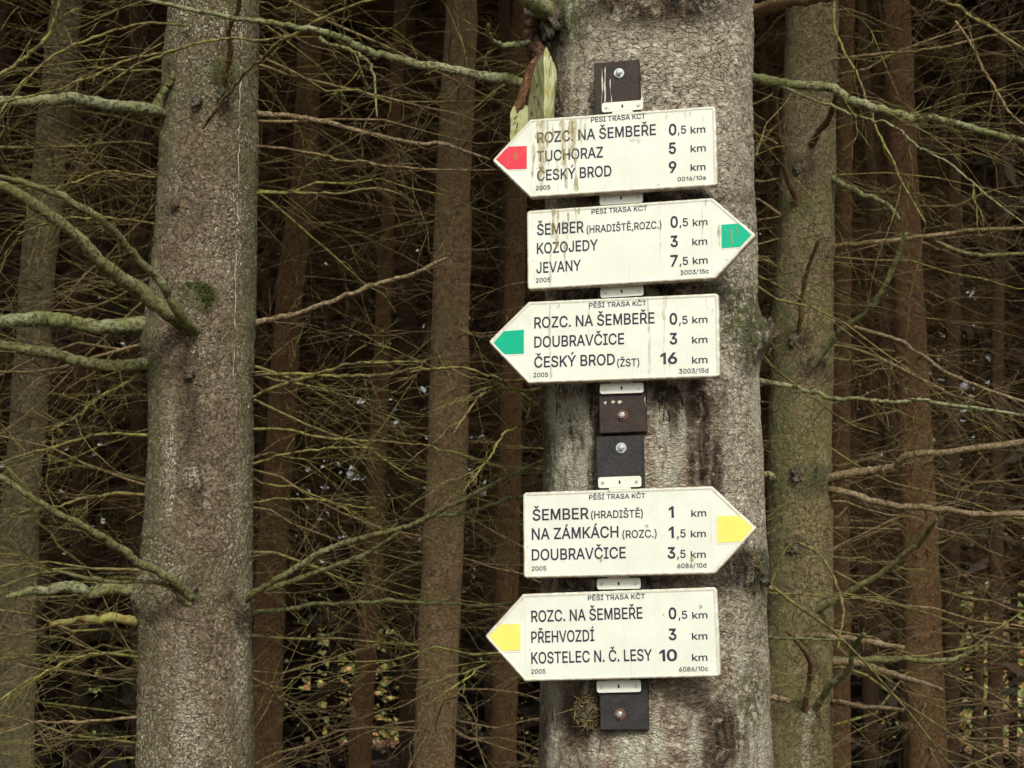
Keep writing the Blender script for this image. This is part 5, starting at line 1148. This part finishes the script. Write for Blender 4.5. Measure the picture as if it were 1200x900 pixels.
def text_mesh(body, inv, x0, x1, base, cap, sx=None, bold=0.0, z=.0012):
    """text whose left end, right end, baseline and capital height are given in photo pixels"""
    # outer contours that overlap inside one glyph are filled apart, each with its own counters
    def area(sp):
        p = [(sp[i * 6 + 2], sp[i * 6 + 3]) for i in range(len(sp) // 6)]
        return .5 * sum(p[i - 1][0] * p[i][1] - p[i][0] * p[i - 1][1] for i in range(len(p)))
    def inside(pt, sp):
        p = [(sp[i * 6 + 2], sp[i * 6 + 3]) for i in range(len(sp) // 6)]
        c = False
        for i in range(len(p)):
            (xa, ya), (xb, yb) = p[i - 1], p[i]
            if (ya > pt[1]) != (yb > pt[1]) and pt[0] < (xb - xa) * (pt[1] - ya) / (yb - ya) + xa: c = not c
        return c
    layers = {}
    x = 0.0
    for ch in body:
        adv, sps = GLYPHS[ch]
        if sps:
            sg = math.copysign(1, area(max(sps, key=lambda q: abs(area(q)))))
            outer = [q for q in sps if area(q) * sg > 0]
            for li, q in enumerate(outer):
                grp = [q] + [h for h in sps if area(h) * sg < 0 and inside((h[2], h[3]), q) and abs(area(h)) < abs(area(q))]
                layers.setdefault(li, []).extend((sp, x) for sp in grp)
        x += adv / 1000
    cos, polys, nv = [], [], 0
    for li, items in layers.items():
        cu = bpy.data.curves.new('lettering', 'CURVE')
        cu.dimensions = '2D'; cu.fill_mode = 'BOTH'; cu.resolution_u = 4; cu.bevel_depth = bold; cu.bevel_resolution = 0
        for sp, x in items:
            n = len(sp) // 6
            q = cu.splines.new('BEZIER'); q.bezier_points.add(n - 1); q.use_cyclic_u = True
            for i, bp in enumerate(q.bezier_points):
                c = [v / 1000 for v in sp[i * 6:i * 6 + 6]]
                bp.handle_left_type = bp.handle_right_type = 'FREE'
                bp.co = (c[2] + x, c[3], 0); bp.handle_left = (c[0] + x, c[1], 0); bp.handle_right = (c[4] + x, c[5], 0)
        o = bpy.data.objects.new('lettering', cu)
        COL.objects.link(o)
        bpy.context.view_layer.update()
        part = bpy.data.meshes.new_from_object(o.evaluated_get(bpy.context.evaluated_depsgraph_get()))
        bpy.data.objects.remove(o)
        cos += [(v.co.x, v.co.y, z + li * .00004 + v.co.z * .012) for v in part.vertices]
        polys += [tuple(nv + i for i in p.vertices) for p in part.polygons]
        nv = len(cos)
        bpy.data.meshes.remove(part)
    me = bpy.data.meshes.new('lettering')
    me.from_pydata(cos, [], polys)
    n = len(me.vertices)
    co = np.array(cos)
    l = inv @ on_plane(x0, base); r = inv @ on_plane(x1, base); t = inv @ on_plane(x0, base - cap)
    lo, hi = co[:, 0].min(), co[:, 0].max()
    co[:, 0] = l.x + (co[:, 0] - lo) / (hi - lo) * (r.x - l.x)
    co[:, 1] = l.y + co[:, 1] / .512 * (t.y - l.y)
    me.vertices.foreach_set('co', co.ravel())
    me.update()
    return me

def join(meshes, name):
    bm = bmesh.new()
    for m in meshes: bm.from_mesh(m)
    for f in bm.faces:
        pass
    me = bpy.data.meshes.new(name)
    bm.to_mesh(me); bm.free()
    return me

def make_sign(label, org, corners, point_left, rows, head, year, code, marker, marker_mat, tabs, drips=(), rust=(), worn=None):
    rg = region(org)
    C_ = {k: rg(v) for k, v in corners.items()}
    pw = {k: on_plane(*v) for k, v in C_.items()}
    mid = (pw['TL'] + pw['TR'] + pw['BL'] + pw['BR']) / 4
    d = (pw['TR'] - pw['TL']) + (pw['BR'] - pw['BL'])
    roll = math.atan2(d.z, d.dot(UX))
    root = empty('trail_sign', (0, 0, 0), label, 'sign', 'arrow shaped trail signs')
    M = frame(mid, roll)
    root.matrix_world = M
    inv = M.inverted()
    L = {k: inv @ v for k, v in pw.items()}
    ht = (L['TL'].y + L['TR'].y) / 2; hb = (L['BL'].y + L['BR'].y) / 2
    x0 = (L['TL'].x + L['BL'].x) / 2; x1 = (L['TR'].x + L['BR'].x) / 2
    tip = (L['tip'].x, L['tip'].y)
    if point_left:
        poly = [(x0, hb), (x1, hb), (x1, ht), (x0, ht), tip]; rads = [.006, .008, .008, .006, .006]
    else:
        poly = [(x0, hb), (x1, hb), tip, (x1, ht), (x0, ht)]; rads = [.008, .006, .006, .006, .008]
    prof = [(.002, -.018), (0, -.016), (0, -.0035), (.0008, -.0012), (.0026, 0), (.0052, 0), (.0068, -.0012), (.0085, -.0012)]
    bm = plate(poly, rads, prof, 6)
    me = bm_mesh('panel', bm)
    for p in me.polygons: p.use_smooth = len(p.vertices) == 4
    n = len(me.vertices)
    # rim verts hold the grime
    ring = n // len(prof)
    ed = np.zeros(n)
    ed[ring * 0:ring * 4] = 1.0; ed[ring * 4:ring * 5] = .6; ed[ring * 6:ring * 7] = .55
    co = np.empty(n * 3); me.vertices.foreach_get('co', co); co = co.reshape(-1, 3)
    ed *= np.where(co[:, 1] > hb + (ht - hb) * .9, .8, 1)
    a = me.attributes.new('edge_dirt', 'FLOAT', 'POINT'); a.data.foreach_set('value', ed.astype(np.float32))
    link('panel', me, M_PANEL, root)
    zt = -.0005
    def xy(p): q = rg(p); w = inv @ on_plane(*q); return (w.x, w.y)
    def cap(v): return v / S * .985
    def txt(body, xa, xb, base, cp, bold=0.0):
        bold = bold * .8 + (.011 if cp > 40 else .010)
        a_ = rg((xa, base)); b_ = rg((xb, base))
        return text_mesh(body, inv, a_[0], b_[0], a_[1], cap(cp), bold=bold, z=zt)
    link('heading', txt(*head), M_INK, root)
    for names, dist in rows:
        link('place_name', join([txt(*q) for q in names], 'place_name'), M_INK, root)
        link('distance', join([txt(*q) for q in dist[:-1]], 'distance'), M_INK, root)
        link('unit', txt(*dist[-1]), M_INK, root)
    link('year', txt(*year), M_INK, root)
    link('route_code', txt(*code), M_INK, root)
    # coloured arrow tip marker
    pts = [xy(p) for p in marker]
    ar = sum(pts[i][0] * pts[(i + 1) % len(pts)][1] - pts[(i + 1) % len(pts)][0] * pts[i][1] for i in range(len(pts)))
    if ar < 0: pts = pts[::-1]
    bm = bmesh.new()
    top = [bm.verts.new((x, y, -.0004)) for x, y in pts]
    bot = [bm.verts.new((x, y, -.0011)) for x, y in pts]
    bm.faces.new(top)
    for i in range(len(pts)):
        bm.faces.new((bot[i], bot[(i + 1) % len(pts)], top[(i + 1) % len(pts)], top[i]))
    link('colour_marker', bm_mesh('colour_marker', bm), marker_mat, root)
    # raised seams of the pressed plate beside and under the marker
    xs = x0 + .004 if point_left else x1 - .004
    bm = bmesh.new()
    def bar(xa, ya, xb, yb):
        bmesh.ops.create_cube(bm, size=1, matrix=Matrix.Translation(((xa + xb) / 2, (ya + yb) / 2, -.0010)) @ Matrix.Diagonal((max(abs(xb - xa), .0011), max(abs(yb - ya), .0011), .0009, 1)))
    bar(xs, hb + .009, xs, ht - .009)
    mx = [p[0] for p in pts]; my = min(p[1] for p in pts)
    bar(min(mx) + .018 if point_left else min(mx), my - .0022, max(mx) if point_left else max(mx) - .018, my - .0022)
    link('seam', bm_mesh('seam', bm), M_PANEL, root)
    # screw tabs
    for (tx, ty, tw, th, up) in tabs:
        c = inv @ on_plane(*rg((tx, ty)), -.022)
        m_ = depth(M @ c) / F / S
        w, h = tw * m_ / 2, th * m_ / 2
        bm = plate([(-w, -h), (w, -h), (w, h), (-w, h)], [.005] * 4, [(0, -.0025), (0, -.0004), (.0005, 0)], 4)
        for v in bm.verts: v.co += Vector((c.x, c.y, -.0235))
        sgn = 1 if up else -1
        bm2 = plate([(-w * .5, -.014), (w * .5, -.014), (w * .5, .014), (-w * .5, .014)], [.001] * 4, [(0, -.0025), (0, -.0002), (.0002, 0)], 2)
        for v in bm2.verts: v.co += Vector((c.x, c.y - sgn * .012, -.0239))
        mt = bpy.data.meshes.new('x'); bm2.to_mesh(mt); bm2.free(); bm.from_mesh(mt)
        t = link('mounting_tab', bm_mesh('mounting_tab', bm), M_PANEL, root)
        for sx in (-.78, .78):
            bm = bmesh.new(); cyl(bm, c.x + w * sx, c.y, -.0236, -.0215, .0036, 14, .0030)
            bmesh.ops.create_cube(bm, size=1, matrix=Matrix.Translation((c.x + w * sx, c.y, -.0214)) @ Matrix.Rotation(random.uniform(0, 3), 4, 'Z') @ Matrix.Diagonal((.0045, .0009, .0006, 1)))
            link('screw', bm_mesh('screw', bm), M_ZINC, t)
        bm = bmesh.new()
        bmesh.ops.create_cube(bm, size=1, matrix=Matrix.Translation((c.x, c.y, -.0235)) @ Matrix.Diagonal((.0034, .0066, .0012, 1)))
        link('slot', bm_mesh('slot', bm), M_HOLE, t)
    if drips:
        ribbons(root, [(*rg((a, b)), rg((a, c))[1], w / S) for a, b, c, w in drips], M_RESIN, 'resin_drip', .0002, len(label))
    if rust:
        ribbons(root, [(*rg((a, b)), rg((a, c))[1], w / S) for a, b, c, w in rust], M_RUSTY, 'rust_stain', .0002, len(label) + 1)
    return root

KM = 33
make_sign('white trail sign with a scratched red arrow tip, heavily streaked with brown resin', (560, 110),
    dict(TL=(218, 105), tip=(57, 275), BL=(213, 428), BR=(988, 380), TR=(988, 47)), True,
    [([('ROZC. NA ŠEMBEŘE', 245, 737, 203, 44)], [('0', 790, 822, 170, 45, .012), (',5', 827, 862, 165, 33), ('km', 880, 941, 163, 28)]),
     ([('TUCHORAZ', 245, 518, 280, 44)], [('5', 790, 820, 247, 45, .012), ('km', 880, 943, 240, 28)]),
     ([('ČESKÝ BROD', 245, 553, 359, 44)], [('9', 790, 822, 325, 45, .012), ('km', 880, 942, 318, 28)])],
    ('PĚŠÍ TRASA KČT', 468, 693, 117, 21), ('2005', 240, 299, 398, 18), ('0016/10a', 826, 943, 361, 17),
    [(72, 268), (122, 218), (202, 215), (202, 309), (122, 312)], M_RED,
    [(597, 50, 172, 42, True), (592, 430, 180, 50, False)],
    [(230, 200, 345, 14), (248, 115, 190, 16), (270, 108, 400, 26), (290, 108, 330, 14), (310, 120, 200, 10), (350, 104, 300, 18), (362, 150, 395, 10), (385, 102, 260, 22), (402, 102, 405, 22), (425, 100, 210, 16), (446, 98, 150, 12), (330, 250, 415, 8), (155, 230, 290, 12)],
    [(640, 180, 200, 22), (665, 165, 210, 18), (780, 75, 110, 10), (860, 70, 110, 14), (880, 68, 95, 10), (930, 90, 150, 5), (528, 378, 395, 12), (745, 370, 384, 14)])
make_sign('white trail sign with a worn green arrow tip, just under the red tipped one', (560, 110),
    dict(TL=(203, 485), BL=(203, 808), BR=(975, 767), TR=(976, 426), tip=(1152, 583)), False,
    [([('ŠEMBER', 245, 438, 584, 46), ('(HRADIŠTĚ,ROZC.)', 450, 760, 575, 30)], [('0', 797, 828, 552, 45, .012), (',5', 834, 870, 548, 33), ('km', 889, 950, 546, 28)]),
     ([('KOZOJEDY', 244, 497, 661, 44)], [('3', 797, 828, 632, 45, .012), ('km', 887, 949, 626, 28)]),
     ([('JEVANY', 242, 427, 741, 44)], [('7', 797, 828, 712, 45, .012), (',5', 834, 870, 708, 33), ('km', 889, 951, 704, 28)])],
    ('PĚŠÍ TRASA KČT', 470, 701, 497, 20), ('2005', 240, 300, 780, 18), ('3003/15c', 837, 956, 748, 18),
    [(1008, 541), (1080, 535), (1131, 583), (1085, 632), (1008, 637)], M_GREENW,
    [(595, 816, 180, 46, False)],
    [(312, 472, 600, 20), (330, 475, 640, 9), (355, 520, 560, 10), (372, 488, 600, 9), (405, 468, 540, 18), (418, 468, 500, 12), (362, 600, 705, 8), (930, 520, 610, 10), (945, 432, 470, 14), (998, 540, 635, 12), (1048, 560, 625, 14), (1072, 548, 600, 9)],
    [(296, 480, 800, 6), (753, 440, 770, 5), (930, 440, 560, 5), (1030, 680, 692, 16)])
make_sign('white trail sign with a clean green arrow tip, lowest of the upper three', (560, 330),
    dict(TL=(208, 82), tip=(42, 248), BL=(208, 422), BR=(1000, 393), TR=(999, 48)), True,
    [([('ROZC. NA ŠEMBEŘE', 233, 731, 192, 45)], [('0', 793, 825, 176, 45, .012), (',5', 832, 868, 175, 33), ('km', 887, 950, 172, 28)]),
     ([('DOUBRAVČICE', 233, 605, 272, 45)], [('3', 793, 825, 258, 45, .012), ('km', 886, 950, 255, 28)]),
     ([('ČESKÝ BROD', 233, 567, 355, 45), ('(ŽST)', 576, 668, 351, 31)], [('16', 755, 825, 340, 45, .012), ('km', 886, 950, 338, 28)])],
    ('PĚŠÍ TRASA KČT', 460, 697, 108, 20), ('2005', 230, 290, 395, 18), ('3003/15d', 832, 954, 380, 19),
    [(62, 255), (108, 205), (190, 198), (190, 297), (107, 300)], M_GREENM,
    [(594, 440, 182, 44, False)], [(600, 205, 216, 8), (505, 118, 132, 9), (795, 340, 354, 12)],
    [(300, 80, 400, 10), (335, 90, 110, 12), (462, 80, 250, 6), (705, 60, 405, 7), (775, 55, 390, 12), (768, 60, 160, 8), (945, 60, 120, 5), (970, 112, 132, 6), (120, 140, 180, 8)])
make_sign('white trail sign with a yellow arrow tip, directly below the gap between the boards', (560, 560),
    dict(TL=(190, 60), BL=(184, 415), BR=(975, 397), TR=(975, 33), tip=(1155, 208)), False,
    [([('ŠEMBER', 226, 459, 176, 46), ('(HRADIŠTĚ)', 468, 683, 168, 31)], [('1', 790, 811, 163, 45, .012), ('km', 883, 945, 160, 28)]),
     ([('NA ZÁMKÁCH', 223, 582, 255, 46), ('(ROZC.)', 598, 740, 249, 32)], [('1', 790, 811, 247, 45, .012), (',5', 824, 860, 246, 33), ('km', 881, 943, 245, 28)]),
     ([('DOUBRAVČICE', 223, 612, 341, 46)], [('3', 785, 817, 332, 45, .012), (',5', 824, 860, 331, 33), ('km', 881, 943, 331, 28)])],
    ('PĚŠÍ TRASA KČT', 460, 693, 90, 20), ('2005', 222, 283, 384, 18), ('6086/10d', 825, 945, 373, 19),
    [(990, 158), (1090, 155), (1138, 207), (1090, 263), (990, 268)], M_YELLOW,
    [(586, 17, 180, 46, True), (582, 437, 182, 46, False)],
    [(700, 189, 205, 14), (508, 322, 350, 11), (885, 320, 350, 13)], [(540, 45, 60, 20), (985, 45, 66, 8), (560, 405, 440, 10), (640, 415, 440, 16)])
make_sign('white trail sign with a yellow arrow tip, lowest sign on the trunk', (560, 560),
    dict(TL=(190, 480), tip=(27, 655), BL=(190, 842), BR=(998, 823), TR=(997, 450)), True,
    [([('ROZC. NA ŠEMBEŘE', 221, 682, 596, 47)], [('0', 790, 822, 583, 46, .012), (',5', 830, 867, 583, 33), ('km', 887, 950, 582, 28)]),
     ([('PŘEHVOZDÍ', 221, 482, 682, 47)], [('3', 790, 822, 670, 46, .012), ('km', 886, 950, 669, 28)]),
     ([('KOSTELEC N. Č. LESY', 221, 722, 768, 47)], [('10', 752, 825, 757, 46, .012), ('km', 886, 950, 757, 28)])],
    ('PĚŠÍ TRASA KČT', 455, 692, 507, 20), ('2005', 220, 280, 810, 18), ('6086/10c', 832, 953, 801, 19),
    [(47, 655), (95, 605), (175, 603), (175, 712), (93, 717)], M_YELLOW,
    [(582, 862, 184, 50, False)], [(922, 522, 545, 12), (768, 562, 572, 10)], [(582, 845, 862, 8), (185, 486, 520, 6)])

# ------------------------------------------------------------------ the weathered old sign nailed to the flank of the trunk
old = empty('old_wooden_sign', P(636, 110, 3.3), 'rotting pointed board with flaking pale green paint, nailed above the red tipped sign', 'sign')
def hull(name, pts, mat, parent, thick=(0, 0, 0), sub=4, amp=.0015, seed=0):
    bm = bmesh.new()
    for (a, b, c) in pts:
        p = P(a, b, c) - parent.location
        bm.verts.new(p); bm.verts.new(p + Vector(thick))
    bmesh.ops.convex_hull(bm, input=bm.verts)
    bm.verts.ensure_lookup_table()
    bmesh.ops.delete(bm, geom=[v for v in bm.verts if not v.link_faces], context='VERTS')
    bmesh.ops.subdivide_edges(bm, edges=bm.edges, cuts=sub, use_grid_fill=True)
    bmesh.ops.triangulate(bm, faces=bm.faces)
    for v in bm.verts:
        n = noise.noise_vector(v.co * 60 + Vector((seed, 0, 0))) + noise.noise_vector(v.co * 170)
        v.co += n * amp
    return link(name, bm_mesh(name, bm), mat, parent)
def flaking():
    m, n, l, b = new_mat('flaking_green_paint')
    k = NB(m)
    v = k.coord(); vs2 = k.coord((1, 1, .2))
    c = k.mix(k.step(k.noise(v, 30, 4), .35, .65), (.30, .31, .115), (.43, .43, .24))
    c = k.mix(k.step(k.noise(vs2, 70, 5, .7), .57, .66), c, (.42, .20, .07))
    c = k.mix(k.step(k.noise(vs2, 110, 4, .7), .60, .68), c, (.10, .075, .045))
    c = k.mix(k.step(k.noise(v, 90, 4, .7), .64, .70), c, (.52, .50, .38))
    l.new(c, b.inputs['Base Color']); b.inputs['Roughness'].default_value = .8
    l.new(k.bump(k.noise(vs2, 140, 5, .7), .004), b.inputs['Normal'])
    return m
M_FLAKE = flaking()
hull('board', [(637, 60, 3.235), (637, 170, 3.235), (628, 76, 3.30), (619, 104, 3.34), (616, 172, 3.36)], M_FLAKE, old, (.0, .03, 0), 9, .0016, 1)
hull('board_edge', [(637.5, 58, 3.236), (641, 55, 3.245), (652, 80, 3.262), (645, 170, 3.262), (637.5, 170, 3.236)], M_FLAKE, old, (.002, .03, 0), 9, .0018, 2)
hull('lower_board', [(598, 132, 3.34), (606, 118, 3.35), (619, 124, 3.34), (618, 200, 3.34), (598, 200, 3.34)], M_FLAKE, old, (.004, .02, 0), 9, .0016, 3)
M_OLDINK = plain('faded_black_paint', (.05, .05, .035), .8)
M_ROT = wood_twig('rotten_wood', (.19, .085, .045), (.10, .05, .03), (.26, .14, .08), 30)
hull('rotten_backing', [(622, 72, 3.315), (633, 60, 3.30), (624, 100, 3.325), (608, 130, 3.335), (600, 136, 3.35), (610, 100, 3.34)], M_ROT, old, (.005, .025, 0), 9, .005, 4)
# worn black letters on its flank
g_ = random.Random(3)
for (cx, cy) in [(629, 100), (626, 114), (631, 120), (623, 133), (604, 138), (606, 147)]:
    m_ = pxm(cx, cy, 3.28)
    yy = 3.235 + (637 - cx) / 22 * .125 - .006 if cx > 614 else 3.328
    p = P(cx, cy, yy) - old.location
    bm = bmesh.new()
    bmesh.ops.create_cube(bm, size=1, matrix=Matrix.Translation(p) @ Matrix.Rotation(g_.uniform(-.4, .4) + .5, 4, 'Y') @ Matrix.Diagonal((m_ * g_.uniform(1.0, 1.8), .004, m_ * g_.uniform(3, 6), 1)))
    link('lettering', bm_mesh('lettering', bm), M_OLDINK, old)
